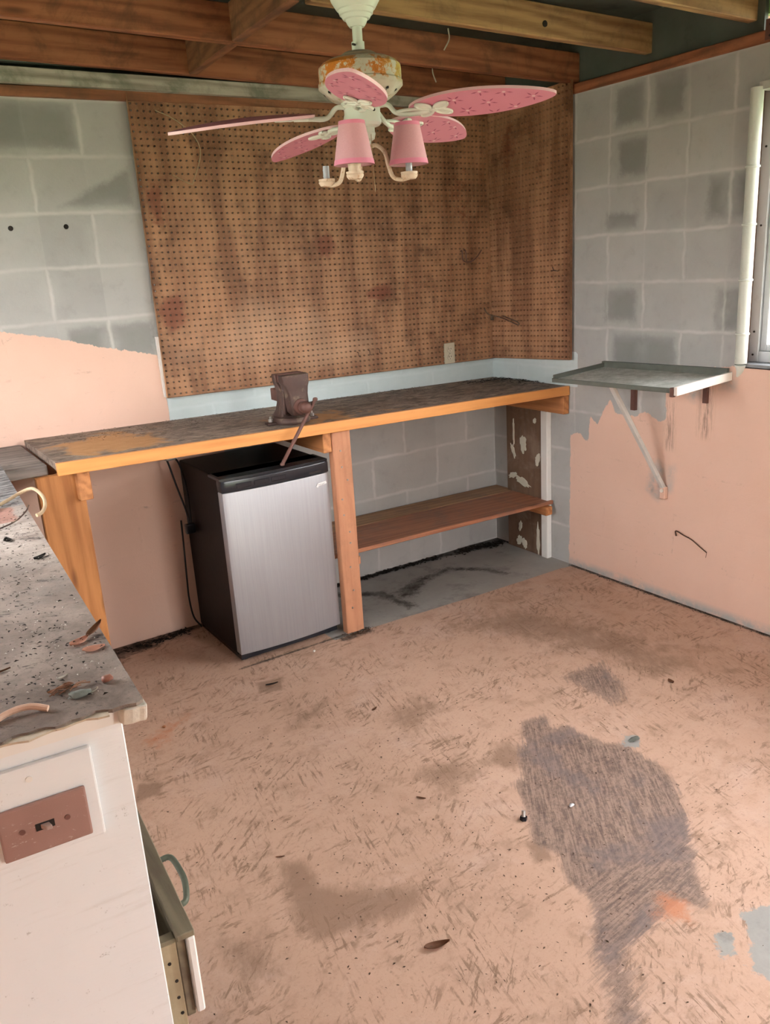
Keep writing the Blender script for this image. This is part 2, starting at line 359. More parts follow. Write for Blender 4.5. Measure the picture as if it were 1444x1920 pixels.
M_alu = plain('window_aluminium', (.50, .51, .53), .4, .3, .06, 30, .05, dirt=.3, dc=(.3, .29, .27))
M_beige = plain('outlet_beige', (.50, .44, .33), .4, 0, .06, 20, .05)
M_darkhole = plain('dark_slot', (.02, .015, .012), .8)
M_brass = plain('grey_steel', (.32, .30, .28), .4, .7, .2, 40, .2)
M_leaf = plain('dry_pink_leaf', (.62, .33, .23), .55, 0, .15, 30, .2)
M_leafb = plain('dry_brown_leaf', (.20, .085, .04), .6, 0, .3, 40, .3)
M_twig = plain('twig_bark', (.09, .045, .03), .8, 0, .3, 60, .4)
M_string = plain('tan_cord', (.40, .29, .18), .8, 0, .2, 90, .4)
M_bone = plain('pale_chip', (.66, .62, .55), .6, 0, .15, 40, .3)
M_litter = plain('dark_leaf_litter', (.028, .021, .016), .85, 0, .5, 60, .4)
M_lit2 = plain('brown_leaf_litter', (.11, .065, .04), .85, 0, .5, 60, .4)
M_stone = plain('grey_green_stone', (.13, .14, .12), .8, 0, .4, 90, .5)
M_deck = plain('dark_green_deck', (.075, .085, .07), .8, 0, .4, 6, .2, dirt=.6, dc=(.03, .03, .028), ds=4)
M_gaplight = plain('painted_gap_daylight', (.35, .55, .22), .5)  # green outdoor daylight of the roof gap, put into a plain colour

# ------------------------------------------------------------------ room shell
def ar(a, b, st): return np.linspace(a, b, max(2, int(abs(b-a)/st)+1))
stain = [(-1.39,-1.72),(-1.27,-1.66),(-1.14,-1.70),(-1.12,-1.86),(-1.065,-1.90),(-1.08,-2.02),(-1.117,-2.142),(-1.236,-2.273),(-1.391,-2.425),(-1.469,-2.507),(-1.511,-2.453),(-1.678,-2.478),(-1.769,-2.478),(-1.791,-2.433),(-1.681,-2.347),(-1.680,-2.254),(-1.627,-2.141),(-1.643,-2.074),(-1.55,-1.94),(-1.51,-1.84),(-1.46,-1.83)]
us = ar(XL, .01, .012); vs = ar(YF, .01, .012)
hw = [(-2.42,-.02),(-2.1,-.02),(-1.8,-.06)]
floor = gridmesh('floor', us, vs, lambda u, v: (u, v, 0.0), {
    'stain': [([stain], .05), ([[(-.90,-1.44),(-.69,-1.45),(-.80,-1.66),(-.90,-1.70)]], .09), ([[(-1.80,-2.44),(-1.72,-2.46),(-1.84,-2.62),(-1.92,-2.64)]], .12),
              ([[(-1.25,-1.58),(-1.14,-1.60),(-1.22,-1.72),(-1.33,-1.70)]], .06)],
    'smudge_shade': [([[(-2.253,-1.715),(-2.178,-1.732),(-2.20,-1.86),(-2.10,-1.95),(-1.98,-2.02),(-2.05,-2.09),(-2.309,-2.02),(-2.317,-1.889)]], .05),
               ([[(-.95,-.80),(-.60,-.80),(-.45,-1.2),(-.42,-1.75),(-.62,-1.62),(-.72,-1.25),(-.85,-1.0)]], .22),  # broad soft band: shade beneath the right window painted into the floor
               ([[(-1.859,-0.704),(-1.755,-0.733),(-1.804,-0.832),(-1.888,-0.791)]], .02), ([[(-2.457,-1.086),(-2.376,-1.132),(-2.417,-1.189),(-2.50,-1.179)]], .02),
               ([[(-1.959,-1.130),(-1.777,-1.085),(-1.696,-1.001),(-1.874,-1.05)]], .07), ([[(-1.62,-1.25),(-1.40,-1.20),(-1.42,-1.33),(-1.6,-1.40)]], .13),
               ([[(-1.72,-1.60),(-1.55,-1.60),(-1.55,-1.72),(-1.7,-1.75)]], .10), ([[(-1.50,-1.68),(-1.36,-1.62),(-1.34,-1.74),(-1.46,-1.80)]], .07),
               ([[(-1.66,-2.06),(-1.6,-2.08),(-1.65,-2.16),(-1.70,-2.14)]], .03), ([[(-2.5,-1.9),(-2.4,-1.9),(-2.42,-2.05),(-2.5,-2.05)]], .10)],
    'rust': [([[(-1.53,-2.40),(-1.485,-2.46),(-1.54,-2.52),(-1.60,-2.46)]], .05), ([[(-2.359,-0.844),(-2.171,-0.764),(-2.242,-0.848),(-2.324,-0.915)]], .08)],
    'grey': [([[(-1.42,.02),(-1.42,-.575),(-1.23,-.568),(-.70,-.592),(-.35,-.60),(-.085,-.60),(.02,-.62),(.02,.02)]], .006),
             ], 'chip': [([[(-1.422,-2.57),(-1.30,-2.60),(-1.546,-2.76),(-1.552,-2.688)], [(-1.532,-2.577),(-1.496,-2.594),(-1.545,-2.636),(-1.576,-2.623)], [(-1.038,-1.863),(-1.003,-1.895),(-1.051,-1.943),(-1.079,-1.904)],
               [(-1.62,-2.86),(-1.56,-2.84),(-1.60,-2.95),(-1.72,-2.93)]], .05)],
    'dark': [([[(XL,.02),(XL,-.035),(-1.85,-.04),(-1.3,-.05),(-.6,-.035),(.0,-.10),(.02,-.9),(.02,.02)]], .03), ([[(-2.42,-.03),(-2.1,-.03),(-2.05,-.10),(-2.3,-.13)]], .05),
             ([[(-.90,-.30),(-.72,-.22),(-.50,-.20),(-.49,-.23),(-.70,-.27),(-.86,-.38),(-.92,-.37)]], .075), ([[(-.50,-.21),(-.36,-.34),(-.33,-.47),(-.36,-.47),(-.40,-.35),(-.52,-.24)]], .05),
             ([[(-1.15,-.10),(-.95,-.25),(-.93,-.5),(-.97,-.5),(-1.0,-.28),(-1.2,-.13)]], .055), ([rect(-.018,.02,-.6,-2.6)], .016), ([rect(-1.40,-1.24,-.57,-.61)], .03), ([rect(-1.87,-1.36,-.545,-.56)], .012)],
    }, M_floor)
floor['kind'] = 'structure'

peachB = [(XL, -.1), (XL, 1.40), (-2.445, 1.408), (-2.255, 1.365), (-2.055, 1.305), (-1.845, 1.255), (-1.832, 1.0), (-1.835, .93), (-1.60, .93), (-1.60, -.1)]
wb = gridmesh('wall_back', ar(XL, 0, .012), ar(0, 2.2352, .012), lambda u, v: (u, 0.0, v), {
    'peach': [([peachB], .025)], 'strip': [([rect(-1.832, .02, .90, 1.10)], .012)], 'drip': [], 'edge': [], 'dkblk': [([rect(-2.70,-2.04,2.055,2.225), rect(-2.16,-1.86,1.85,2.0)[:3], rect(-2.2,-1.85,1.23,1.40)], .04)]}, M_back)
wb['kind'] = 'structure'
peachR = [(-.575, -.1), (-.585, .69), (-.64, .71), (-.70, .665), (-.715, .80), (-.76, .76), (-.80, .84), (-.84, .90), (-.87, .83), (-1.0, .83), (-1.04, .86), (-1.13, .82), (-1.158, .84), (-1.156, 1.04), (-1.505, 1.095), (YF-1, 1.095), (YF-1, -.1)]
vR = np.unique(np.round(np.concatenate([ar(0, WIN[2], .0121), ar(WIN[2], WIN[3], .0125), ar(WIN[3], 2.2352, .013)]), 5))
uR = np.unique(np.round(np.concatenate([ar(WIN[0], 0, .0121), ar(WIN[1], WIN[0], .02), ar(YF, WIN[1], .05)]), 5))
wr = gridmesh('wall_right', uR, vR, lambda u, v: (0.0, u, v), {
    'peach': [([peachR], .03)], 'strip': [([rect(-.63, .02, .93, 1.10)], .012)],
    'drip': [([rect(-1.345, -1.375, .80, 1.01)], .035), ([rect(-1.17, -1.19, .72, .9)], .03)],
    'dkblk': [([rect(-1.0,-.84,2.06,2.22), rect(-1.20,-1.04,2.06,2.24), rect(-1.02,-.86,1.86,2.01), rect(-1.50,-1.32,1.65,1.82), rect(-.98,-.80,1.64,1.72), rect(-.98,-.80,1.25,1.40), rect(-1.5,-1.38,1.22,1.40), rect(-1.2,-.85,1.05,1.2)], .05)],
    'edge': [([rect(-.575, YF, -.02, .030)], .016), ([[(-1.10, .62), (-1.07, .50), (-1.13, .46), (-1.155, .50), (-1.16, .62), (-1.13, .64)], [(-1.19, .62), (-1.17, .50), (-1.20, .52), (-1.215, .63)], [(-1.22, .98), (-1.30, .93), (-1.34, .98), (-1.32, 1.03), (-1.2, 1.03)], [(-1.42, 1.0), (-1.49, 1.0), (-1.49, 1.05), (-1.42, 1.05)]], .02)]},
    M_right, hole=lambda u, v: WIN[1] < u < WIN[0] and WIN[2] < v < WIN[3])
wr['kind'] = 'structure'
M_reveal = plain('red_brown_reveal', (.26, .15, .12), .7, 0, .2, 15, .2)
M_sillg = plain('window_sill_grey', (.20, .21, .22), .6, 0, .15, 15, .2)
bm = bmnew()   # wall thickness, reveals of the window opening
for (y0, y1, z0, z1) in ((WIN[0], .2, 0, 2.2352), (YF-.2, WIN[1], 0, 2.2352), (WIN[1], WIN[0], 0, WIN[2]), (WIN[1], WIN[0], WIN[3], 2.2352)):
    box(bm, .002, .2, y0, y1, z0, z1)
o = obj('wall_right_core', bm, M_reveal, loc=(0, 0, 0), kind='structure'); o.name = 'wall_outer_right'
bm = bmnew(); box(bm, XL-.2, .2, .002, .2, 0, 2.2352); o = obj('wall_outer_back', bm, M_reveal, kind='structure')
bm = bmnew()
for (y0, y1, z0, z1) in ((WIL[0], 0, 0, 2.46), (YF-.2, WIL[1], 0, 2.46), (WIL[1], WIL[0], 0, WIL[2]), (WIL[1], WIL[0], WIL[3], 2.46)): box(bm, XL-.2, XL, y0, y1, z0, z1)
obj('wall_left', bm, plain('left_wall_peach', PEACH, .8, 0, .1, 4, .2), kind='structure')
bm = bmnew()
box(bm, XL-.2, DOOR[0], YF-.2, YF, 0, 2.46); box(bm, DOOR[1], .2, YF-.2, YF, 0, 2.46); box(bm, DOOR[0], DOOR[1], YF-.2, YF, DOOR[3], 2.46)
obj('wall_front', bm, plain('front_wall_peach', PEACH, .8, 0, .1, 4, .2), kind='structure')
bm = bmnew(); box(bm, -14, 14, -16, 12, -.16, -.06)
obj('ground', bm, plain('grass_ground', (.17, .22, .10), .9, 0, .5, 3, .3), kind='structure')
bm = bmnew()
for k in range(8): box(bm, XL-.3, .5, -4.9+k*.66+.001, -4.9+(k+1)*.66, 2.47, 2.49)
obj('ceiling', bm, M_deck, kind='structure')
bm = bmnew(); box(bm, .03, .05, -1.50, .0, 2.279, 2.469); obj('trim_2', bm, M_deck, kind='structure')
bm = bmnew(); box(bm, XL-.2, .2, -.055, -.03, 2.34, 2.47); box(bm, XL-.2, .2, .16, .20, 2.236, 2.47); box(bm, .03, .05, -4.6, -1.78, 2.279, 2.469); obj('trim_3', bm, M_deck, kind='structure')
bm = bmnew(); box(bm, .055, .10, -1.78, -1.48, 2.34, 2.469); obj('gap_light_strip', bm, M_gaplight, kind='structure')  # strip added to imitate green daylight showing between roof and wall
# bullnose column of painted block edge beside the window
bm = bmnew()
cx_, cy_, r_ = -.004, -1.512, .023
zs = [1.10, 1.2192, 1.4224, 1.6256, 1.8288, 2.10]
for a, b in zip(zs, zs[1:]): cyl(bm, (cx_, cy_, a+.004), (cx_, cy_, b-.004), r_, 28)
for z in zs[1:-1]: lathe(bm, [(r_*.9, -.006), (r_+.004, -.003), (r_+.004, .003), (r_*.9, .006)], (cx_, cy_, z), 28)
tube(bm, [(cx_, cy_, 1.10), (.0, cy_+.004, 1.075), (.004, cy_+.016, 1.05)], r_, 20, True, r_*.25)
obj('trim_1', bm, plain('white_painted_bullnose', (.60, .62, .56), .5, 0, .1, 12, .2, dirt=.5, dc=(.42, .42, .36), ds=9), smooth=50, kind='structure')
bm = bmnew(); box(bm, -.006, .10, WIN[1], WIN[0]-.03, 2.085, 2.112); obj('trim_5', bm, plain('lintel_edge', (.5, .48, .44), .7), kind='structure')
# window
wn = bpy.data.objects.new('window_1', None); COL.objects.link(wn); wn.location = (.09, (WIN[0]+WIN[1])/2, WIN[2]); W_LOC['window_1'] = Vector(wn.location); wn['kind'] = 'structure'
def ring(bm, x0, x1, y0, y1, z0, z1, w):
    box(bm, x0, x1, y0, y0+w, z0, z1); box(bm, x0, x1, y1-w, y1, z0, z1); box(bm, x0, x1, y0+w, y1-w, z0, z0+w); box(bm, x0, x1, y0+w, y1-w, z1-w, z1)
bm = bmnew(); ring(bm, .075, .115, WIN[1], WIN[0], WIN[2]+.012, WIN[3]-.01, .042); bevel(bm, .002, 1)
obj('window_frame', bm, M_alu, wn)
bm = bmnew(); ring(bm, .088, .108, WIN[1]+.042, WIN[0]-.042, WIN[2]+.054, WIN[3]-.052, .026); bevel(bm, .002, 1)
obj('window_sash', bm, M_alu, wn)
bm = bmnew(); box(bm, .0, .2, WIN[1], WIN[0]+.0, WIN[2]-.004, WIN[2]+.012); obj('window_sill', bm, M_sillg, wn)
bm = bmnew()
bm.free()
for z in (1.13, 1.22, 1.62, 1.9):
    bm = bmnew(); cyl(bm, (.0745, WIN[0]-.02, z), (.072, WIN[0]-.02, z), .004, 10); obj('screw', bm, M_darkhole, wn)
g, q = mat('window_glass'); q.b.inputs['Base Color'].default_value = (1, 1, 1, 1); q.b.inputs['Roughness'].default_value = 0; q.b.inputs['Transmission Weight'].default_value = 1; q.b.inputs['IOR'].default_value = 1.03
bm = bmnew(); box(bm, .097, .1, WIN[1]+.06, WIN[0]-.06, WIN[2]+.075, WIN[3]-.07); obj('pane', bm, g, wn)

wn2 = bpy.data.objects.new('window_2', None); COL.objects.link(wn2); wn2.location = (XL-.1, (WIL[0]+WIL[1])/2, WIL[2]); W_LOC['window_2'] = Vector(wn2.location); wn2['kind'] = 'structure'
bm = bmnew(); ring(bm, XL-.12, XL-.08, WIL[1], WIL[0], WIL[2], WIL[3], .045); box(bm, XL-.115, XL-.085, (WIL[0]+WIL[1])/2-.02, (WIL[0]+WIL[1])/2+.02, WIL[2]+.045, WIL[3]-.045); obj('window_frame', bm, M_alu, wn2)
bm = bmnew(); box(bm, XL-.101, XL-.098, WIL[1]+.04, WIL[0]-.04, WIL[2]+.04, WIL[3]-.04); obj('pane', bm, g, wn2)

# ------------------------------------------------------------------ roof timbers
def zj(x): return 2.283-.026*x          # underside of the joists
def joist(y, x0, x1, m, label, h=.14, t=.038, dz=0):
    bm = bmnew(); a, b = zj(x0)+dz, zj(x1)+dz
    hexa(bm, [(x0, y, a), (x1, y, b), (x1, y+t, b), (x0, y+t, a), (x0, y, a+h), (x1, y, b+h-.0), (x1, y+t, b+h), (x0, y+t, a+h)])
    bevel(bm, .003, 1)
    return tag(obj('ceiling_joist', bm, m), label, 'beam', 'roof joists')
joist(-.105, XL, .15, M_joist, 'reddish ceiling joist closest to the pegboard wall', h=.12)
joist(-.60, XL, .15, M_joist, 'long ceiling joist second from the pegboard wall, crossing whole width', h=.12)
joist(-1.0, -1.54, .15, M_joist_y, 'short yellowish ceiling joist with sawn end beside the fan canopy and a round knot', dz=.035, h=.11)
joist(-1.47, XL, .15, M_joist_y, 'pale ceiling joist at top right carrying the fan canopy', dz=.04, h=.11)
def blocking(xa, ya, xb, yb, z, label):
    bm = bmnew(); t = .038
    hexa(bm, [(xa, ya, z), (xa+t, ya, z), (xb+t, yb, z), (xb, yb, z), (xa, ya, z+.12), (xa+t, ya, z+.12), (xb+t, yb, z+.12), (xb, yb, z+.12)])
    bevel(bm, .003, 1)
    return tag(obj('joist_blocking', bm, M_block), label, 'beam')
blocking(-1.635, -.599, -1.60, -.067, 2.325, 'dark red blocking board between the two rear ceiling joists')
blocking(-1.66, -1.08, -1.635, -.604, 2.327, 'dark red blocking board left of the fan canopy, nearer the camera')
bm = bmnew()
for y in (-.75,): cyl(bm, (-.56, -1.0005, 2.375), (-.56, -1.004, 2.375), .011, 16)
o = tag(obj('knot_hole', bm, M_darkhole), 'round dark knot hole in the short yellowish joist', 'hole')
bm = bmnew(); hexa(bm, [(XL, -.06, 2.282), (.14, -.06, 2.252), (.14, -.025, 2.252), (XL, -.025, 2.282), (XL, -.06, 2.335), (.14, -.06, 2.305), (.14, -.025, 2.305), (XL, -.025, 2.335)]); bevel(bm, .002, 1)
tag(obj('nailer_strip', bm, M_weath), 'weathered grey green wood strip running above the pegboard', 'board')
bm = bmnew(); box(bm, XL, .14, -.022, .15, 2.2355, 2.272); bevel(bm, .002, 1)
tag(obj('wall_plate', bm, M_platex), 'red brown sill plate on top of the rear block wall', 'board')
bm = bmnew(); box(bm, -.004, .15, YF, -.0235, 2.2355, 2.278); bevel(bm, .004, 1)
tag(obj('wall_plate', bm, M_plate), 'chipped red brown plate on top of the right block wall', 'board')
bm = bmnew(); box(bm, -.0065, -.0045, -1.60, -1.53, 2.243, 2.31)
t_ = thing('metal_strap', 'rusty metal joist strap nailed at top right corner', 'bracket', (-.005, -1.56, 2.24))
obj('plate', bm, M_ironr, t_)
for (a, b) in ((-1.55, 2.255), (-1.58, 2.26), (-1.55, 2.29), (-1.58, 2.295)):
    bm = bmnew(); cyl(bm, (-.0065, a, b), (-.010, a, b), .004, 8); obj('nail', bm, M_darkhole, t_)
for pts, lab in (([(-.70, -.604, 2.44), (-.705, -.615, 2.40), (-.73, -.612, 2.36)], 'short white wire hanging off the joist right of the fan'),
                 ([(-.415, -.11, 2.425), (-.42, -.12, 2.39), (-.40, -.115, 2.355)], 'short white wire hanging beside the nailer strip above the blade')):
    bm = bmnew(); tube(bm, pts, .0028, 8); tag(obj('wire_stub', bm, plain('wire_white', (.55, .5, .4), .5)), lab, 'wire')

# ------------------------------------------------------------------ pegboards
def pegboard(name, nx, nz, place, rust, pale, label):
    """nx by nz inch cells with a real hole in each; place(u,v,w): inches along, up, out -> world"""
    me = bpy.data.meshes.new(name); I = .0254; V = []; F = []
    base = 0
    k8 = [(math.cos(PI/4*j+PI/8), math.sin(PI/4*j+PI/8)) for j in range(8)]
    R = .15
    for i in range(nx):
        for j in range(nz):
            cx, cz = i+.5, j+.5
            sq = [(cx+.5, cz+.21), (cx+.21, cz+.5), (cx-.21, cz+.5), (cx-.5, cz+.21), (cx-.5, cz-.21), (cx-.21, cz-.5), (cx+.21, cz-.5), (cx+.5, cz-.21)]
            cr = [(cx+.5, cz+.5), (cx-.5, cz+.5), (cx-.5, cz-.5), (cx+.5, cz-.5)]
            b = len(V)
            V += [(*p, 0) for p in sq] + [(*p, 0) for p in cr] + [(cx+R*a, cz+R*c, 0) for a, c in k8] + [(cx+R*a, cz+R*c, -.2) for a, c in k8]
            for q in range(8):
                q2 = (q+1) % 8
                F.append((b+q, b+q2, b+12+q2, b+12+q)); F.append((b+12+q, b+12+q2, b+20+q2, b+20+q))
            F += [(b+0, b+8, b+1), (b+2, b+9, b+3), (b+4, b+10, b+5), (b+6, b+11, b+7)]
    b = len(V); V += [(0, 0, 0), (nx, 0, 0), (nx, nz, 0), (0, nz, 0), (0, 0, -.6), (nx, 0, -.6), (nx, nz, -.6), (0, nz, -.6)]
    F += [(b, b+1, b+5, b+4), (b+1, b+2, b+6, b+5), (b+2, b+3, b+7, b+6), (b+3, b, b+4, b+7)]
    A = np.array(V, float); co = place(A[:, 0], A[:, 1], A[:, 2])
    off = co.min(0); me.from_pydata((co-off).tolist(), [], F); me.update()
    for nm, bl in (('rust', rust), ('pale', pale)):
        val = np.zeros(len(A))
        for (u, v, ru, rv, s) in bl: val = np.maximum(val, s*np.exp(-((A[:, 0]-u)/ru)**2-((A[:, 1]-v)/rv)**2))
        a = me.attributes.new(nm, 'FLOAT', 'POINT'); a.data.foreach_set('value', val.astype(np.float32))
    me.materials.append(M_peg); o = bpy.data.objects.new(name, me); COL.objects.link(o); o.location = off.tolist()
    return tag(o, label, 'pegboard')
ZB = lambda x: 1.037-.0185*x       # lower edge of the boards on the rear wall
def placeB(u, v, w):
    x = -1.838+u*1.836/72; z = (ZB(x)+v*.0254*(1-.0*u)); return np.stack([x, -.016+w*.0254, z], 1)
def placeR(u, v, w):
    y = -.018-u*.59/24; z = 1.040+.001*u+v*.0256; return np.stack([-.016+w*.0254, y, z], 1)
pegboard('pegboard', 72, 48, placeB, [(3, 14, 3, 4, 1), (2.5, 31, 2.5, 6, .8), (44, 15, 4, 2, 1), (33, 24, 3, 3, .9), (12, 33, 5, 5, .5), (27, 42, 9, 4, .5), (64, 32, 6, 10, .6), (12, 1.5, 10, 1.5, .5), (40, 33, 3, 4, .5), (55, 6, 6, 3, .4), (35, 8, 3, 2, .5)],
         [(20, 9, 20, 8, .8), (33, 5, 14, 5, .8), (45, 4, 14, 4, .45)], 'large brown hardboard pegboard on the rear wall, stained and holed')
pegboard('pegboard', 24, 48, placeR, [(6, 40, 4, 8, .7), (15, 36, 3, 7, .5), (12, 20, 5, 4, .4)], [(14, 12, 8, 9, .25)], 'narrow brown pegboard on the right wall beside the corner')
bm = bmnew(); hexa(bm, [(-1.846, -.017, 1.075), (-1.838, -.017, 1.072), (-1.838, -.002, 1.072), (-1.846, -.002, 1.075), (-1.850, -.017, 1.33), (-1.838, -.017, 1.33), (-1.838, -.002, 1.33), (-1.850, -.002, 1.33)])
tag(obj('edge_lath', bm, M_whitew), 'thin white lath along the lower left edge of the large pegboard', 'strip')
# outlet
t_ = thing('wall_outlet', 'beige double wall outlet set in the lower edge of the large pegboard', 'outlet', (-.311, -.018, 1.04))
bm = bmnew(); box(bm, -.345, -.277, -.024, -.0175, 1.042, 1.148); bevel(bm, .004, 2); obj('cover_plate', bm, M_beige, t_)
for z in (1.075, 1.115):
    bm = bmnew(); cyl(bm, (-.311, -.0235, z), (-.311, -.0265, z), .0155, 24); obj('socket', bm, plain('outlet_face', (.56, .50, .39), .35), t_)
    bm = bmnew(); box(bm, -.319, -.3165, -.0272, -.0262, z-.001, z+.008); box(bm, -.3055, -.303, -.0272, -.0262, z-.001, z+.008); box(bm, -.3125, -.3095, -.0272, -.0262, z-.010, z-.006)
    obj('slot', bm, M_darkhole, t_)
bm = bmnew(); cyl(bm, (-.311, -.024, 1.095), (-.311, -.026, 1.095), .003, 10); obj('screw', bm, M_brass, t_)
# hooks and wires on the pegboards
bm = bmnew()
tube(bm, [(-.212, -.018, 1.60), (-.212, -.03, 1.60), (-.21, -.034, 1.555), (-.17, -.04, 1.545), (-.13, -.05, 1.57), (-.09, -.035, 1.60)], .003, 8)
tube(bm, [(-.19, -.018, 1.605), (-.19, -.03, 1.60), (-.188, -.033, 1.55)], .003, 8)
tag(obj('wire_hook', bm, M_ironr), 'bent rusty double wire hook near the pegboard corner, above the outlet', 'hook')
bm = bmnew(); tube(bm, [(-.07, -.02, 1.305), (-.055, -.03, 1.275), (-.03, -.04, 1.265), (-.03, -.13, 1.25), (-.035, -.24, 1.222), (-.03, -.235, 1.235), (-.025, -.12, 1.262)], .0028, 8)
box(bm, -.04, -.03, -.05, -.035, 1.24, 1.262)
tag(obj('wire_bracket', bm, M_iron), 'thin rusty wire bracket reaching across the corner of both pegboards', 'hook')
bm = bmnew(); tube(bm, [(-.016, -.50, 1.483), (-.03, -.50, 1.485), (-.04, -.50, 1.50)], .0022, 8); tube(bm, [(-.018, -.515, 1.48), (-.02, -.47, 1.484)], .002, 8, False)
tag(obj('peg_hook', bm, M_iron), 'small steel peg hook on the narrow pegboard', 'hook')
for i, (u, z, l) in enumerate(((-.865, 1.145, 'leftmost of three small hooks low on the large pegboard'), (-.80, 1.147, 'middle one of three small hooks low on the large pegboard'), (-.745, 1.15, 'rightmost of three small hooks low on the large pegboard'), (-.50, 1.115, 'small wire hook on the large pegboard left of the outlet'))):
    bm = bmnew(); tube(bm, [(u-.004, -.017, z+.016), (u-.003, -.026, z+.012), (u, -.026, z-.004), (u+.008, -.032, z-.008)], .0016, 6)
    tag(obj('peg_hook', bm, M_iron), l, 'hook')
bm = bmnew(); tube(bm, [(-1.73, -.022, 2.205), (-1.66, -.028, 2.175), (-1.585, -.026, 2.12), (-1.56, -.026, 2.05), (-1.60, -.026, 1.95), (-1.62, -.024, 1.93), (-1.69, -.022, 1.965)], .0022, 7)
tag(obj('string', bm, M_string), 'thin tan string hanging on upper left of the large pegboard', 'string')
for x_, lab in ((-2.34, 'left one of two small dark anchor holes in the grey wall'), (-2.137, 'right one of two small dark anchor holes in the grey wall')):
    bm = bmnew(); lathe(bm, [(.0, .001), (.006, .001), (.008, .003), (.0095, .0)], (0, 0, 0), 14); xform(bm, Matrix.Translation((x_, 0, 1.78)) @ Matrix.Rotation(PI/2, 4, 'X'))
    tag(obj('wall_anchor', bm, M_darkhole), lab, 'anchor')

# ------------------------------------------------------------------ workbench
bench = thing('workbench', 'long built-in wooden workbench with orange front edge and dusty top', 'workbench', (-1.2, -.3, 0))
def zt(x): return .932-.0205*x
XB0, XB1 = -2.432, -.002
m, q = mat('dusty_benchtop'); P = q.pos()
n1 = q.noise(P, 5, 8, .7, .5); n2 = q.noise(q.map(P, (4, 9, 9)), 3, 8, .8, .9); n3 = q.noise(P, 90, 4, .8)
col = q.mix(q.ramp(n2, .35, .65), (.11, .08, .065), (.36, .28, .22))
col = q.mix(q.m('MULTIPLY', q.ramp(q.m('ADD', n1, q.m('MULTIPLY', q.attr('bare'), .32)), .60, .72), .85), col, q.mix(n2, (.42, .20, .075), (.66, .36, .15)))
col = q.mix(q.ramp(n3, .66, .74, 0, .55), col, (.48, .42, .35))
q.set(col, .8, 0, q.m('ADD', n2, n3), .4, .005, .25)
top = gridmesh('benchtop', ar(XB0, XB1, .012), ar(-.56, 0, .012), lambda u, v: (u, v, zt(u)), {'bare': [([[(-2.36,-.18),(-2.10,-.12),(-2.02,-.30),(-2.0,-.50),(-2.34,-.52)]], .10), ([rect(-1.5,-1.2,-.3,-.5)], .12)]}, m)
bmx = bmesh.new(); bmx.from_mesh(top.data)
hexa(bmx, [(XB0, -.56, zt(XB0)-.03), (XB1, -.56, zt(XB1)-.03), (XB1, 0, zt(XB1)-.03), (XB0, 0, zt(XB0)-.03), (XB0, -.56, zt(XB0)-.0005), (XB1, -.56, zt(XB1)-.0005), (XB1, 0, zt(XB1)-.0005), (XB0, 0, zt(XB0)-.0005)])
for v in bmx.verts: v.co -= Vector(bench.location)
bmx.to_mesh(top.data); bmx.free(); top.parent = bench
bm = bmnew()
a, b = zt(XB0), zt(XB1)
hexa(bm, [(XB0-.004, -.580, a-.044), (XB1, -.580, b-.044), (XB1, -.5605, b-.044), (XB0-.004, -.5605, a-.044), (XB0-.004, -.580, a+.001), (XB1, -.580, b+.001), (XB1, -.5605, b+.001), (XB0-.004, -.5605, a+.001)])
bevel(bm, .003, 2); obj('front_edge', bm, M_fir, bench, label='bright orange fir front edge')
def bbox(name, x0, x1, y0, y1, z0, z1, m, bv=.003, label=None, par=bench):
    bm = bmnew(); box(bm, x0, x1, y0, y1, z0, z1); bevel(bm, bv, 1); return obj(name, bm, m, par, label=label)
bbox('post', -1.345, -1.258, -.560, -.520, 0.0, .913, M_post, label='rough vertical post with nail holes')
bm = bmnew()
random.seed(3)
for z in (.12, .2, .31, .42, .47, .55, .62, .70, .76, .83):
    x_ = -1.30+random.uniform(-.02, .02); bm = bmnew(); cyl(bm, (x_, -.560, z), (x_, -.5625, z), .004, 8); obj('nail', bm, M_brass, bench)
bbox('cross_joist', -1.386, -1.3465, -.555, -.004, .83, .916, M_beny)
bbox('cross_joist', -2.372, -2.326, -.555, -.004, .83, .938, M_beny)
bbox('cross_joist', -.040, -.001, -.575, -.05, .795, .888, M_beny)
bbox('end_panel', -2.50, -2.345, -.52, -.485, 0.0, .930, M_plank, label='wide orange pine plank at the left end')
bbox('ledger_block', -1.40, -1.22, -.040, -.002, .80, .84, M_post)
# lower shelf
def zs_(x): return .322-.018*x
def board(name, x0, x1, y0, y1, m, t=.02, par=bench, label=None):
    bm = bmnew(); a, b = zs_(x0), zs_(x1)
    hexa(bm, [(x0, y0, a-t), (x1, y0, b-t), (x1, y1, b-t), (x0, y1, a-t), (x0, y0, a), (x1, y0, b), (x1, y1, b), (x0, y1, a)]); bevel(bm, .003, 1)
    return obj(name, bm, m, par, label=label)
board('shelf_board', -1.36, -.003, -.465, -.165, M_shelf, label='wide dark stained lower shelf board')
board('shelf_board', -1.36, -.003, -.160, -.01, M_shelf2, label='narrow yellowish rear shelf board')
bbox('shelf_bracket', -1.2575, -1.215, -.50, -.02, .285, .322, M_post); bbox('shelf_bracket', -.075, -.0285, -.485, -.02, .255, .300, M_beny)
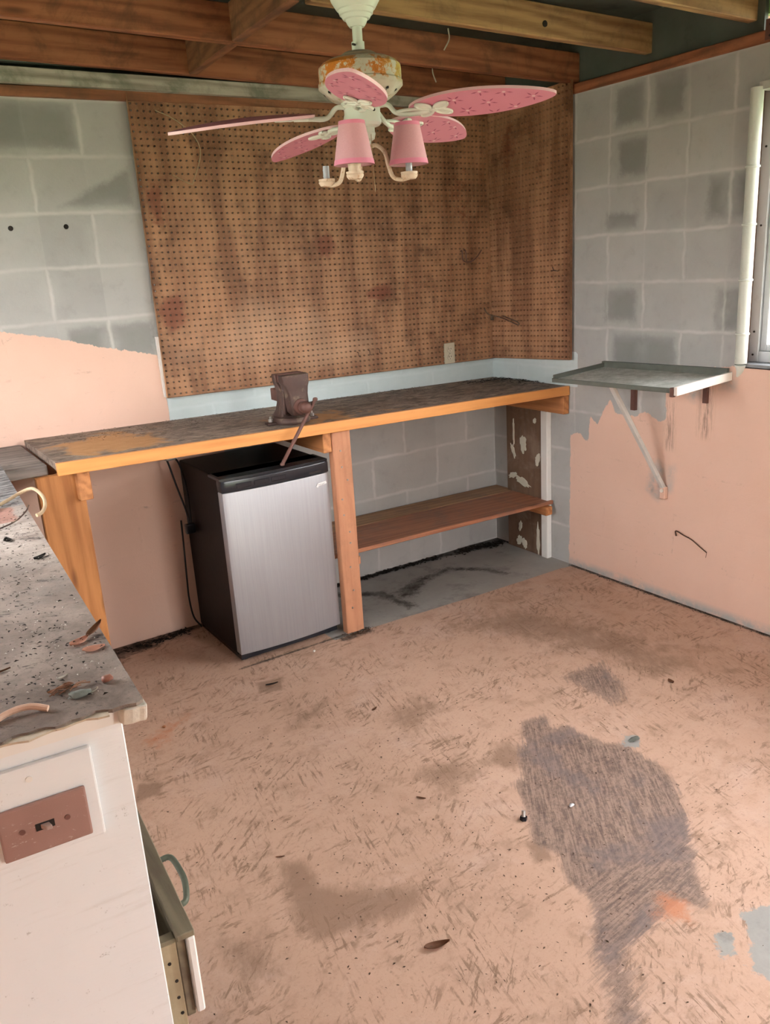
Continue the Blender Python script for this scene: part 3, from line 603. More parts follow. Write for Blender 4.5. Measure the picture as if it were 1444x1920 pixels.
# stained leaner board on the right wall under the bench
pan = thing('wall_board', 'dark brown plywood board with dried white glue blobs under the bench end', 'board', (-.013, -.28, 0))
bm = bmnew(); box(bm, -.026, -.001, -.402, -.130, .0, .794); bevel(bm, .002, 1)
obj('panel', bm, wood('glue_board_wood', (.17, .10, .06), (.075, .042, .028), 'Z', rough=.8, stain=.6, sc=(.27, .20, .15), grain=.3), pan)
random.seed(11)
def blob(cy, cz, ry, rz, rot=0, jag=.25, n=22):
    bm = bmnew(); pts = []
    for i in range(n):
        a = 2*PI*i/n; k = 1+random.uniform(-jag, jag); u, v = ry*k*math.cos(a), rz*k*math.sin(a)
        pts.append((cy+u*math.cos(rot)-v*math.sin(rot), cz+u*math.sin(rot)+v*math.cos(rot)))
    prism(bm, pts, lambda p: (-.0265, p[0], p[1]), lambda p: (-.0305, p[0], p[1])); bevel(bm, .0015, 1)
    return obj('glue_blob', bm, M_glue, pan)
M_glue = plain('dried_glue', (.62, .60, .50), .5, 0, .08, 40, .3)
for a in ((-.265, .60, .026, .045), (-.375, .535, .018, .035, .3), (-.185, .55, .012, .04, -.4), (-.19, .66, .007, .07, 0), (-.18, .415, .035, .016, -.4), (-.255, .39, .06, .020, .25), (-.235, .135, .014, .028, .3), (-.225, .05, .018, .028, .5), (-.265, .04, .018, .030, -.3), (-.375, .09, .012, .085, 0), (-.355, .735, .012, .014)): blob(*a)
bm = bmnew(); box(bm, -.034, -.001, -.450, -.4035, .0, .794); bevel(bm, .003, 1); obj('edge_strip', bm, M_whitew, pan, label='white painted vertical strip on its edge')
# lower grey board left of the bench
bm = bmnew(); box(bm, XL+.01, -2.452, -.498, -.002, .932, .968); bevel(bm, .004, 2)
tag(obj('side_shelf', bm, M_grey), 'weathered dark grey plank shelf butted against the left end of the workbench', 'shelf')

# ------------------------------------------------------------------ fridge
fr = thing('mini_fridge', 'small black refrigerator with brushed silver door under the workbench', 'fridge', (-1.60, -.30, 0))
bm = bmnew(); box(bm, -1.832, -1.366, -.480, -.045, .025, .800); bevel(bm, .006, 2); obj('body', bm, M_black, fr)
def curved(x0, x1, yb, yf, bul, z0, z1, n=24, inset=0):
    bm = bmnew(); pts = [(x0, yb)]
    for i in range(n+1):
        t = i/n; x = x0+(x1-x0)*t; pts.append((x, yf-bul*(1-(2*t-1)**2)))
    pts.append((x1, yb)); prism(bm, pts, lambda p: (p[0], p[1], z0), lambda p: (p[0], p[1], z1)); return bm
m, q = mat('brushed_silver_door'); o_ = q.pos()
k = q.noise(q.map(o_, (160, 160, 3)), 1, 4, .6); k2 = q.noise(o_, 6, 6, .7)
col = q.mix(k, (.30, .30, .32), (.40, .40, .42)); col = q.mix(q.m('MULTIPLY', q.ramp(k2, .5, .8), .2), col, (.40, .36, .33))
q.set(col, q.ramp(k2, .3, .7, .40, .5), .55, k, .05, .001, .5); M_silver = m
bm = curved(-1.838, -1.360, -.482, -.528, .016, .045, .742); bevel(bm, .004, 2, .8); obj('door', bm, M_silver, fr, smooth=30, label='brushed silver door')
bm = curved(-1.840, -1.358, -.482, -.530, .017, .744, .790); bevel(bm, .005, 2, .8); dc_ = obj('door_cap', bm, M_blackg, fr, smooth=30, label='glossy black door cap with a recessed grip')
bm = bmnew()
for i in range(3): box(bm, -1.78+i*.075, -1.715+i*.075, -.5445-.004*(i > 0), -.528, .756, .776)
bevel(bm, .002, 1); obj('grip_recess', bm, M_blackg, dc_)
bm = bmnew(); box(bm, -1.53, -1.40, -.541, -.528, .752, .760); obj('grip_slot', bm, M_darkhole, dc_)
bm = curved(-1.84, -1.358, -.40, -.524, .014, .790, .800); obj('top_rail', bm, M_blackg, fr, smooth=30)
bm = bmnew(); box(bm, -1.830, -1.366, -.505, -.06, .012, .044); obj('base', bm, M_blackg, fr)
for x_ in (-1.80, -1.40):
    for y_ in (-.47, -.09):
        bm = bmnew(); cyl(bm, (x_, y_, .0), (x_, y_, .014), .016, 16); obj('foot', bm, M_rubber, fr)
# badge with lettering-like script too small to read
bm = bmnew(); ys = -.5375
prism(bm, [(-1.428, .692), (-1.418, .707), (-1.379, .711), (-1.377, .699), (-1.415, .694), (-1.420, .688)], lambda p: (p[0], ys, p[1]), lambda p: (p[0], ys-.0035, p[1])); bevel(bm, .001, 1)
bd = obj('badge', bm, plain('badge_white', (.95, .95, .98), .3, 0), fr)
bm = bmnew(); tube(bm, [(-1.417, ys-.0042, .702), (-1.412, ys-.0042, .6985), (-1.406, ys-.0042, .7015), (-1.400, ys-.0042, .7), (-1.394, ys-.0042, .7025), (-1.387, ys-.0042, .7035)], .0008, 6); obj('script_line', bm, M_brass, bd)
# power cord and plug
bm = bmnew(); tube(bm, [(-1.90, -.06, .82), (-1.895, -.085, .81), (-1.88, -.12, .70), (-1.862, -.14, .60), (-1.858, -.15, .54)], .0042, 8)
tube(bm, [(-1.87, -.06, .83), (-1.85, -.09, .80), (-1.842, -.12, .72), (-1.843, -.14, .64), (-1.850, -.15, .54)], .0042, 8)
tube(bm, [(-1.86, -.05, .53), (-1.862, -.045, .40), (-1.868, -.045, .25), (-1.872, -.05, .16), (-1.865, -.06, .07), (-1.84, -.08, .02)], .0042, 8)
cd = obj('power_cord', bm, M_rubber, fr, smooth=60)
bm = bmnew(); box(bm, -1.880, -1.836, -.165, -.14, .495, .54); bevel(bm, .008, 2); obj('plug', bm, M_blackg, cd)
bm = bmnew(); box(bm, -1.99, -1.86, -.05, -.02, .84, .865); box(bm, -1.905, -1.86, -.10, -.05, .815, .845); bevel(bm, .006, 2)
tag(obj('receptacle_box', bm, M_brass), 'small dark grey cable box on wall behind the fridge top', 'outlet')

# ------------------------------------------------------------------ vise
vz = zt(-1.5)
vise = thing('bench_vise', 'rusty cast iron bench vise bolted at the front of the workbench', 'vise', (-1.488, -.44, vz+.0015))
VM = Matrix.Translation((-1.470, -.455, vz+.002)) @ Matrix.Rotation(math.radians(-4), 4, 'Z')
def vobj(name, bm, m, **k): xform(bm, VM); return obj(name, bm, m, vise, **k)
# local: screw runs along -y, x across the jaws
bm = bmnew(); lathe(bm, [(0, 0), (.072, 0), (.076, .006), (.076, .018), (.070, .026), (.05, .030), (0, .030)], n=40, sx=1.0, sy=1.1); b_ = vobj('base', bm, M_iron, smooth=40)
for sx_, sy_ in ((-.092, -.0), (.092, -.0), (0, .098)):
    bm = bmnew(); box(bm, sx_-.022, sx_+.022, sy_-.02, sy_+.02, 0, .012); bevel(bm, .006, 2); lug = vobj('lug', bm, M_iron, smooth=40)
    bm = bmnew(); cyl(bm, (sx_, sy_, .012), (sx_, sy_, .024), .010, 6); cyl(bm, (sx_, sy_, .024), (sx_, sy_, .034), .005, 12); vobj('bolt', bm, M_brass)
def loft(bm, secs):
    """secs: list of (z, x0,x1,y0,y1, bevelish)"""
    rings = []
    for z, x0, x1, y0, y1, r in secs:
        pts = []
        for cx_, cy_, a0 in ((x1-r, y1-r, 0), (x0+r, y1-r, PI/2), (x0+r, y0+r, PI), (x1-r, y0+r, 1.5*PI)):
            for k in range(4): a = a0+k*PI/6; pts.append((cx_+r*math.cos(a), cy_+r*math.sin(a), z))
        rings.append([bm.verts.new(p) for p in pts])
    n = len(rings[0])
    for A, B in zip(rings, rings[1:]):
        for i in range(n): bm.faces.new((A[i], A[(i+1) % n], B[(i+1) % n], B[i]))
    bm.faces.new(rings[0][::-1]); bm.faces.new(rings[-1])
bm = bmnew(); loft(bm, [(.026, -.058, .058, -.03, .075, .012), (.050, -.046, .046, -.022, .062, .012), (.080, -.040, .040, -.015, .055, .012), (.12, -.038, .038, -.012, .052, .010), (.150, -.048, .048, -.008, .040, .008), (.168, -.056, .056, -.002, .034, .005), (.200, -.058, .058, 0.0, .032, .004)])
vobj('fixed_jaw', bm, M_iron, smooth=35)
bm = bmnew(); loft(bm, [(.040, -.026, .026, -.098, -.055, .010), (.052, -.036, .036, -.104, -.040, .012), (.085, -.040, .040, -.112, -.036, .014), (.125, -.040, .040, -.108, -.034, .014), (.150, -.046, .046, -.098, -.034, .010), (.168, -.056, .056, -.086, -.034, .006), (.200, -.058, .058, -.080, -.034, .004)])
vobj('moving_jaw', bm, M_iron, smooth=35)
for y0, y1 in ((-.034, -.024), (-.010, .0)):
    bm = bmnew(); box(bm, -.057, .057, y0, y1, .172, .202); bevel(bm, .001, 1); vobj('jaw_plate', bm, M_ironr)
bm = bmnew(); box(bm, -.024, .024, -.04, .150, .078, .128); bevel(bm, .004, 2); vobj('slide_bar', bm, M_ironr, label='square slide bar sticking out at the back')
bm = bmnew()
for x_ in (-.038, .0, .038): tube(bm, [(x_, -.030, .168), (x_, -.036, .12), (x_, -.030, .04)], .008, 10)
vobj('rib', bm, M_iron, smooth=50)
def ax(prof, y0):
    bm = bmnew(); lathe(bm, prof, n=32); xform(bm, Matrix.Translation((0, y0, .078)) @ Matrix.Rotation(PI/2, 4, 'X')); return bm
vobj('screw_collar', ax([(0, 0), (.030, 0), (.032, .008), (.030, .016), (.020, .020), (.018, .034), (0, .034)], -.100), M_ironr, smooth=40)
vobj('screw_head', ax([(0, 0), (.017, 0), (.022, .006), (.024, .02), (.022, .036), (.014, .044), (0, .046)], -.132), M_ironr, smooth=40)
hp = Vector((-1.4185, -.6, vz+.085))
bm = bmnew(); A_, B_ = Vector((-1.425, -.592, 1.066)), Vector((-1.624, -.650, .845))
d_ = (B_-A_).normalized()
cyl(bm, A_, B_, .0072, 16); lathe(bm, [(0, -.008), (.008, -.006), (.0105, 0), (.008, .006), (0, .008)], tuple(A_), 16); lathe(bm, [(0, -.006), (.008, -.005), (.0095, 0), (.008, .005), (0, .006)], tuple(B_), 16)
HANDLE = obj('handle', bm, M_ironr, vise, smooth=50, label='long steel tommy bar hanging in front of the bench edge')

# ------------------------------------------------------------------ fold-down tray shelf on the right wall
tr = thing('wall_tray_shelf', 'shallow grey metal tray shelf with a white end on the right wall', 'shelf', (0, -1.13, 1.03))
def zy(x, y): return 1.044+.055*x-.018*(y+.8)
m, q = mat('dirty_tray_metal'); P = q.pos(); a_ = q.noise(P, 16, 8, .75); b_ = q.noise(P, 110, 4, .8)
col = q.mix(q.ramp(a_, .35, .65), (.38, .39, .35), (.62, .62, .58)); col = q.mix(q.m('MULTIPLY', q.ramp(b_, .56, .68), q.ramp(q.sep(P)[1], -1.15, -.85, .2, .9)), col, (.12, .09, .06))
q.set(col, .6, .1, b_, .3, .003, .3); M_tray = m
def slab(x0, x1, y0, y1, z0, z1):
    bm = bmnew(); hexa(bm, [(x, y, zy(x, y)+z) for z in (z0, z1) for x, y in ((x0, y0), (x1, y0), (x1, y1), (x0, y1))]); return bm
obj('tray', slab(-.328, -.003, -1.462, -.80, -.008, 0), M_tray, tr)
M_trayd = plain('tray_dark_rim', (.115, .125, .105), .5, .1, .3, 20, .2)
bm = slab(-.018, -.003, -1.462, -.80, 0, .026); obj('rim', bm, M_trayd, tr); bm = slab(-.328, -.018, -.812, -.80, 0, .018); obj('rim', bm, M_trayd, tr)
bm = slab(-.336, -.328, -1.455, -.80, -.014, .005); bevel(bm, .003, 2); obj('front_lip', bm, M_trayd, tr)
bm = slab(-.340, -.002, -1.478, -1.462, -.022, .012); bevel(bm, .003, 2); obj('end_strip', bm, plain('peeling_white', (.74, .68, .62), .6, 0, .08, 20, .2, dirt=.5, dc=(.55, .36, .28), ds=8), tr, label='white painted end strip flaking to pink')
bm = bmnew(); box(bm, -.343, -.326, -1.462, -1.444, 1.010, 1.046); bevel(bm, .002, 1); obj('corner_rust', bm, M_ironr, tr)
bm = bmnew(); A_ = Vector((-.012, -1.170, .525)); B_ = Vector((-.270, -1.085, 1.018)); d_ = (B_-A_).normalized(); w_ = Vector((0, 1, 0)); w_ = (w_-d_*w_.dot(d_)).normalized(); n_ = d_.cross(w_)
q_ = lambda p, a, b: p+w_*a*.011+n_*b*.009
hexa(bm, [q_(A_, -1, -1), q_(A_, 1, -1), q_(A_, 1, 1), q_(A_, -1, 1), q_(B_, -1, -1), q_(B_, 1, -1), q_(B_, 1, 1), q_(B_, -1, 1)]); bevel(bm, .002, 1)
obj('brace', bm, plain('worn_white_stick', (.55, .53, .50), .6, 0, .15, 20, .3, dirt=.6, dc=(.33, .27, .23), ds=14), tr)
bm = bmnew(); box(bm, -.024, -.001, -1.186, -1.158, .478, .535); bevel(bm, .003, 1); obj('wall_cleat', bm, plain('peach_cleat', PEACH, .7), tr)
bm = bmnew(); cyl(bm, (-.024, -1.171, .518), (-.030, -1.171, .518), .008, 16); obj('bolt', bm, M_bone, tr)
bm = bmnew(); box(bm, -.018, -.001, -1.0, -.975, .86, 1.03); obj('hanger_strap', bm, M_ironr, tr); bm = bmnew(); box(bm, -.012, -.001, -1.372, -1.350, .93, 1.03); obj('hanger_strap', bm, M_ironr, tr)

# ------------------------------------------------------------------ twig stuck on the right wall
bm = bmnew(); tube(bm, [(-.006, -1.243, .318), (-.012, -1.246, .343), (-.014, -1.29, .333), (-.012, -1.33, .322), (-.010, -1.37, .30), (-.006, -1.405, .280)], .0032, 8, True, .0022)
tube(bm, [(-.012, -1.325, .323), (-.02, -1.318, .333)], .0018, 6, False); tube(bm, [(-.006, -1.405, .282), (-.004, -1.40, .255)], .0010, 6, False)
tag(obj('twig', bm, M_twig), 'thin dark twig sticking on the peach right wall below the tray', 'twig')

# ------------------------------------------------------------------ ceiling fan
HX, HY = -1.63, -1.40
fan = thing('ceiling_fan', 'rusty white ceiling fan with pink flower blades and pink lamp shades', 'fan', (HX, HY, 1.87))
bm = bmnew(); lathe(bm, [(0, 2.325), (.075, 2.325), (.078, 2.318), (.078, 2.30), (.072, 2.296), (.072, 2.27), (.066, 2.25), (.052, 2.228), (.048, 2.226), (.045, 2.216), (.041, 2.214), (.036, 2.205), (.030, 2.203), (.026, 2.194), (.020, 2.186), (0, 2.186)], (HX, HY, 0), 56)
obj('canopy', bm, M_white, fan, smooth=25)
bm = bmnew(); cyl(bm, (HX, HY, 2.12), (HX, HY, 2.19), .0135, 28); dr = obj('downrod', bm, M_white, fan, smooth=40)
bm = bmnew(); lathe(bm, [(.0135, 2.150), (.0175, 2.150), (.0175, 2.112), (.0135, 2.112)], (HX, HY, 0), 28); obj('rod_collar', bm, M_white, dr, smooth=30)
bm = bmnew(); cyl(bm, (HX-.017, HY-.012, 2.14), (HX-.027, HY-.016, 2.14), .003, 8); obj('set_screw', bm, M_darkhole, dr)
m, q = mat('rust_bloomed_enamel'); P = q.obj(); s = q.sep(P)
n1 = q.noise(P, 60, 7, .8); n2 = q.noise(P, 16, 4, .6)
zone = q.m('MULTIPLY', q.ramp(s[2], .165, .18), q.ramp(s[2], .236, .225))
yel = q.ramp(s[0], -.02, .09)
rc = q.mix(yel, (.60, .19, .02), (.50, .36, .06)); rc = q.mix(q.ramp(n1, .5, .75), rc, (.25, .09, .03))
f_ = q.m('MULTIPLY', q.ramp(q.m('ADD', q.m('MULTIPLY', n1, .6), q.m('MULTIPLY', n2, .5)), .50, .56), zone)
rim = q.m('MULTIPLY', q.ramp(n1, .50, .60), q.ramp(s[2], .150, .140))
basec = q.mix(q.ramp(n2, .3, .7), (.56, .50, .40), (.70, .68, .58))
col = q.mix(f_, basec, rc); col = q.mix(q.m('MULTIPLY', rim, .7), col, (.45, .27, .08))
col = q.mix(q.ramp(s[2], .228, .236, 0, .8), col, (.28, .20, .13))
q.set(col, .45, 0, n1, .2, .002); M_hous = m
bm = bmnew(); lathe(bm, [(0, 2.128), (.020, 2.128), (.040, 2.124), (.052, 2.117), (.055, 2.111), (.085, 2.106), (.102, 2.098), (.112, 2.088), (.1135, 2.080), (.1135, 2.052), (.116, 2.048), (.116, 2.038), (.112, 2.034), (.098, 2.020), (.078, 2.006), (.060, 2.000), (0, 1.998)], (HX, HY, 0), 64)
mh = obj('motor_housing', bm, M_hous, fan, smooth=28, label='white motor housing blooming with orange rust')
# dark vent cut-outs in the lower bevel of the housing
for a in np.arange(0, 2*PI, 2*PI/14):
    bm = bmnew()
    for da, l in ((-.55, .014), (0, .018), (.55, .014)):
        c_ = Vector((.108, 0, 2.0305)); t_r = Vector((-.70, 0, -.71)).normalized(); tt = Vector((0, 1, 0)); dd = (t_r*math.cos(da)+tt*math.sin(da))
        p0 = c_+t_r*.006; p1 = p0+dd*l*.8; nn = Vector((.71, 0, -.70))*.0012
        sdv = dd.cross(nn).normalized()*.0022
        v = [bm.verts.new(p) for p in (p0+nn, (p0+p1)/2+sdv+nn, p1+nn, (p0+p1)/2-sdv+nn)]; bm.faces.new(v)
    xform(bm, Matrix.Translation((HX, HY, 0)) @ Matrix.Rotation(a, 4, 'Z'))
    obj('vent', bm, M_darkhole, mh)
bm = bmnew(); lathe(bm, [(0, 2.0), (.058, 2.0), (.060, 1.990), (.050, 1.984), (.050, 1.958), (.052, 1.954), (.052, 1.946), (.046, 1.940), (.032, 1.936), (.032, 1.925), (.034, 1.920), (.030, 1.906), (.020, 1.900), (.018, 1.884), (.009, 1.870), (.006, 1.858), (0, 1.856)], (HX, HY, 0), 48)
obj('switch_housing', bm, M_white, fan, smooth=28)
bm = bmnew(); cyl(bm, (HX+.006, HY-.0492, 1.975), (HX+.006, HY-.052, 1.975), .004, 10); obj('screw_hole', bm, M_darkhole, fan)
# blades
m, q = mat('pink_blade'); uv = q.n('ShaderNodeTexCoord').outputs['UV']
pk = q.mix(q.noise(uv, 3, 3), (.66, .24, .33), (.74, .30, .40))
q.set(pk, .5, 0, q.noise(uv, 60, 3), .08, .001); M_pink = m
M_petal = plain('blade_print_dark', (.36, .06, .13), .5); M_dot = plain('blade_print_white', (.80, .55, .58), .5)
M_pedge = plain('blade_edge_pink', (.85, .55, .60), .45)
R0, R1, BW = .135, .533, .152
def bw(t): return BW/2*(math.sin(PI*min(1, max(0, t))**.88))**.62 if 0 < t < 1 else 0.0
def blade_frame(ang, droop, pitch=-14):
    return Matrix.Translation((HX, HY, 1.972)) @ Matrix.Rotation(ang, 4, 'Z') @ Matrix.Rotation(droop, 4, 'Y') @ Matrix.Rotation(math.radians(pitch), 4, 'X')
flow = [(.27, -.030), (.29, .040), (.355, .004), (.405, -.046), (.42, .046), (.475, -.004), (.345, -.062), (.36, .070)]
def make_blade(ang, droop, pitch=-14, bend=0.0, label=None):
    FM = blade_frame(ang, droop, pitch); T = .0075
    n = 44; bm = bmnew(); pts = []
    ts = [.5-.5*math.cos(PI*i/n) for i in range(n+1)]
    up_ = [(R0+(R1-R0)*t, bw(t)) for t in ts]; lo_ = [(x, -y) for x, y in up_[1:-1]][::-1]
    zb = lambda x: -bend*((x-R0)/(R1-R0))**2
    # top/bottom as strips so a bent blade stays clean
    A = []; B = []
    for i in range(n+1):
        x = up_[i][0]; w = max(up_[i][1], .0006)
        A.append([bm.verts.new((x, s*w, zb(x)+T/2)) for s in (-1, -.5, 0, .5, 1)]); B.append([bm.verts.new((x, s*w, zb(x)-T/2)) for s in (-1, -.5, 0, .5, 1)])
    for i in range(n):
        for k in range(4): bm.faces.new((A[i][k], A[i][k+1], A[i+1][k+1], A[i+1][k])); bm.faces.new((B[i][k], B[i+1][k], B[i+1][k+1], B[i][k+1]))
        for k in (0, 4):
            f = bm.faces.new((A[i][k], A[i+1][k], B[i+1][k], B[i][k])); f.material_index = 1
    for i in (0, n):
        for k in range(4): f = bm.faces.new((A[i][k], A[i][k+1], B[i][k+1], B[i][k])); f.material_index = 1
    # printed flowers on the underside
    for fx, fy in flow:
        rr = .026
        for k in range(5):
            a = k*2*PI/5+.35
            p = [(fx+math.cos(a+da)*r*rr, fy+math.sin(a+da)*r*rr) for r, da in ((.24, 0), (.6, .17), (1, .03), (.6, -.17))]
            if all(abs(y) < bw((x-R0)/(R1-R0))*.97 for x, y in p):
                bm.faces.new([bm.verts.new((x, y, zb(x)-T/2-.0006)) for x, y in p]).material_index = 2
        p = [(fx+.0050*math.cos(2*PI*j/10), fy+.0050*math.sin(2*PI*j/10)) for j in range(10)]
        if all(abs(y) < bw((x-R0)/(R1-R0))*.97 for x, y in p): bm.faces.new([bm.verts.new((x, y, zb(x)-T/2-.0008)) for x, y in p]).material_index = 3
    bmesh.ops.transform(bm, matrix=FM, verts=bm.verts)
    bl = obj('blade', bm, [M_pink, M_pedge, M_petal, M_dot], fan, smooth=30, label=label)
    # white blade iron shaped like a four-petal flower
    bi = bmnew(); zz = -T/2-.004
    for a in (PI*.19, -PI*.19, PI*.78, -PI*.78):
        c_ = Vector((.205+.030*math.cos(a), .030*math.sin(a)*1.0, zz)); n_ = 18
        path = [c_+Vector((.023*math.cos(t)*math.cos(a)-.013*math.sin(t)*math.sin(a), .023*math.cos(t)*math.sin(a)+.013*math.sin(t)*math.cos(a), 0)) for t in np.linspace(0, 2*PI, n_)]
        tube(bi, path, .0038, 8, False)
        prism(bi, [(c_.x+.021*math.cos(t)*math.cos(a)-.011*math.sin(t)*math.sin(a), c_.y+.021*math.cos(t)*math.sin(a)+.011*math.sin(t)*math.cos(a)) for t in np.linspace(0, 2*PI, 14, endpoint=False)], lambda p: (p[0], p[1], zz+.003), lambda p: (p[0], p[1], zz))
    lathe(bi, [(0, -.006), (.007, -.005), (.010, 0), (.010, .004), (0, .004)], (.205, 0, zz), 16)
    tube(bi, [(.052, 0, .018), (.075, 0, .016), (.095, 0, -.004), (.115, .004, -.010), (.15, .014, zz), (.195, .004, zz)], .0065, 10)
    tube(bi, [(.10, 0, -.006), (.125, -.012, -.008), (.165, -.010, zz), (.195, -.002, zz)], .0045, 8)
    xform(bi, FM); obj('blade_bracket', bi, M_white, bl, smooth=50, label='white flower shaped bracket')
B0 = math.radians(-52.2)
labs = ['pink blade pointing right', 'pink blade pointing to the far right', 'pink blade pointing to the rear wall', 'drooping pink blade pointing left', 'pink blade pointing toward the camera']
for k, (dr_, pt_, bd__) in enumerate(((.012, -15, 0), (.045, -17, 0), (.085, -4, .012), (.02, -12, .03), (-.01, -15, 0))): make_blade(B0+k*2*PI/5, dr_, pt_, bd__, labs[k])
# light kit
M_arm = plain('arm_cream_rust', (.66, .52, .40), .45, 0, .12, 60, .2, dirt=.7, dc=(.42, .22, .10), ds=60, dt=(.52, .62))
M_sleeve = plain('candle_sleeve_grey', (.42, .45, .50), .4, .1, .15, 60, .1)
m, q = mat('pink_shade_cloth'); P = q.obj(); wv = q.noise(q.map(P, (1, 1, 1)), 300, 2)
q.set(q.mix(wv, (.62, .33, .37), (.70, .41, .45)), .85, 0, wv, .1, .001, .1); M_cloth = m
M_band = plain('pink_satin_band', (.74, .26, .38), .4)
def arm(angd, shade, cup, r=.125):
    a = math.radians(angd); c, s = math.cos(a), math.sin(a); ex, ey = HX+r*c, HY+r*s; Z = 1.797
    bm = bmnew(); pt = lambda rr, z: (HX+rr*c, HY+rr*s, z)
    tube(bm, [pt(.012, 1.885), pt(.035, 1.888), pt(.058, 1.868), pt(.066, 1.835), pt(.078, 1.803), pt(.10, 1.794), pt(r, 1.797)], .0058, 10)
    ar_ = obj('lamp_arm', bm, M_arm, fan, smooth=60)
    bm = bmnew(); lathe(bm, [(0, -.004), (.018, -.004), (.0225, .002), (.0235, .006), (.0225, .009), (.0235, .012), (.0235, .015), (0, .015)], (ex, ey, Z), 32)
    obj('drip_cup', bm, M_arm, ar_, smooth=30)
    if cup: bm = bmnew(); lathe(bm, [(.0165, .014), (.0175, .034), (.0165, .034), (.0155, .014)], (ex, ey, Z), 24); obj('socket_sleeve', bm, M_arm, ar_, smooth=30)
    bm = bmnew(); cyl(bm, (ex, ey, Z+.012), (ex, ey, Z+(.05 if not shade else .085)), .0092, 20); obj('candle_sleeve', bm, M_sleeve, ar_, smooth=40)
    if shade:
        zb_, zt_, rb, rt = Z+.040+shade-.01, Z+.040+shade+.097, .054, .034
        th = .0015; bm = bmnew(); lathe(bm, [(rb, zb_), (rt, zt_), (rt-th, zt_), (rb-th, zb_), (rb, zb_)], (ex, ey, 0), 48)
        sh = obj('lamp_shade', bm, M_cloth, fan, smooth=40, label='tapered pink cloth shade')
        for z0, z1 in ((zb_, zb_+.012), (zt_-.009, zt_)):
            f = lambda z: rb+(rt-rb)*(z-zb_)/(zt_-zb_)+.0008
            bm = bmnew(); lathe(bm, [(f(z0)-.002, z0-.0008), (f(z0), z0), (f(z1), z1), (f(z1)-.002, z1+.0004)], (ex, ey, 0), 48); obj('trim_band', bm, M_band, sh, smooth=40)
        bm = bmnew(); f = lambda z: rb+(rt-rb)*(z-zb_)/(zt_-zb_); zc = zt_-.02
        for k in range(3):
            t = a+k*2*PI/3; cyl(bm, (ex+.012*math.cos(t), ey+.012*math.sin(t), Z+.082), (ex+(f(zc)-.002)*math.cos(t), ey+(f(zc)-.002)*math.sin(t), zc), .0012, 6)
        lathe(bm, [(.0095, Z+.080), (.0135, Z+.080), (.0135, Z+.083), (.0095, Z+.083)], (ex, ey, 0), 20); obj('spider', bm, M_brass, sh)
arm(-135, .002, True, .135); arm(-48, .004, False, .125); arm(132, 0, False, .118)
bm = bmnew(); cyl(bm, (HX+.004, HY-.032, 1.92), (HX+.006, HY-.034, 1.765), .0008, 6); obj('pull_chain', bm, M_string, fan)

# ------------------------------------------------------------------ foreground cabinet and worktop (turned slightly)
CB = Matrix.Translation((-2.722, -2.438, 0)) @ Matrix.Rotation(math.radians(-3.6), 4, 'Z')   # local: +y away along the wall, -x to the left
def cpt(p): return CB @ Vector(p)
m, q = mat('grimy_worktop'); P = q.pos(); s = q.sep(P)
n1 = q.noise(P, 7, 8, .75, .4); n2 = q.noise(q.map(P, (4, 26, 1)), 2, 7, .75, .8); n3 = q.noise(P, 120, 5, .85); n4 = q.noise(P, 2.2, 5, .6)
col = q.mix(q.ramp(n1, .3, .7), (.125, .095, .078), (.30, .24, .20))
col = q.mix(q.m('MULTIPLY', q.ramp(n4, .45, .65), .5), col, (.20, .175, .155))
col = q.mix(q.m('MULTIPLY', q.attr('pale'), q.ramp(n2, .25, .6)), col, (.47, .405, .36))
strp = q.mix(q.ramp(n2, .40, .60), (.05, .047, .05), (.30, .29, .28))
col = q.mix(q.ramp(q.m('ADD', q.attr('grain'), q.m('MULTIPLY', q.m('SUBTRACT', n1, .5), .5)), .4, .6), col, strp)
col = q.mix(q.ramp(q.m('ADD', q.attr('red'), q.m('MULTIPLY', q.m('SUBTRACT', n1, .5), .5)), .42, .6, 0, .85), col, q.mix(n2, (.23, .10, .075), (.40, .20, .15)))
col = q.mix(q.ramp(n3, .54, .66, 0, .7), col, (.08, .06, .05))
vo = q.n('ShaderNodeTexVoronoi'); q.l(P, vo.inputs[0]); vo.inputs['Scale'].default_value = 38
col = q.mix(q.m('MULTIPLY', q.ramp(vo.outputs['Distance'], .05, .11, 1, 0), q.ramp(n1, .48, .56, 0, .8)), col, (.62, .56, .50))
sp_ = q.noise(q.rmap(P, .5, (11, 30, 1)), 1.2, 7, .85)
col = q.mix(q.m('MULTIPLY', q.ramp(sp_, .57, .62), .9), col, (.055, .04, .035))
q.set(col, q.ramp(n1, .3, .7, .55, .8), 0, q.m('ADD', n3, n1), .35, .003, .35)
L = 1.95
top = gridmesh('worktop', ar(-.66, 0, .011), ar(0.0, L, .014), lambda u, v: tuple(cpt((u, v + (.0 if v > .001 else .004*math.sin(u*70)+.003*math.sin(u*173)), 1.0))), {
    'pale': [([[(-.04, .85), (-.0, .80), (0, 1.25), (-.12, 1.30), (-.2, 1.05), (-.3, .9)]], .12)], 'grain': [([rect(-.7, .02, 1.30, 2.0)], .05)],
    'red': [([rect(-.7, -.035, 1.14, 1.30)], .04)]}, m)
bmx = bmesh.new(); bmx.from_mesh(top.data)
edge_v = [cpt((u, .004*math.sin(u*70)+.003*math.sin(u*173), 1.0)) for u in np.linspace(-.66, 0, 61)]
for A, B in zip(edge_v, edge_v[1:]):
    bmx.faces.new([bmx.verts.new(p) for p in (A, B, B+Vector((0, .0, -.006)), A+Vector((0, 0, -.006)))])
hexa(bmx, [cpt(p) for p in ((-.66, .008, .970), (-.002, .008, .970), (-.002, L, .970), (-.66, L, .970), (-.66, .008, .9985), (-.002, .008, .9985), (-.002, L, .9985), (-.66, L, .9985))])
for f in bmx.faces[-6:]: f.material_index = 1
bmx.to_mesh(top.data); bmx.free()
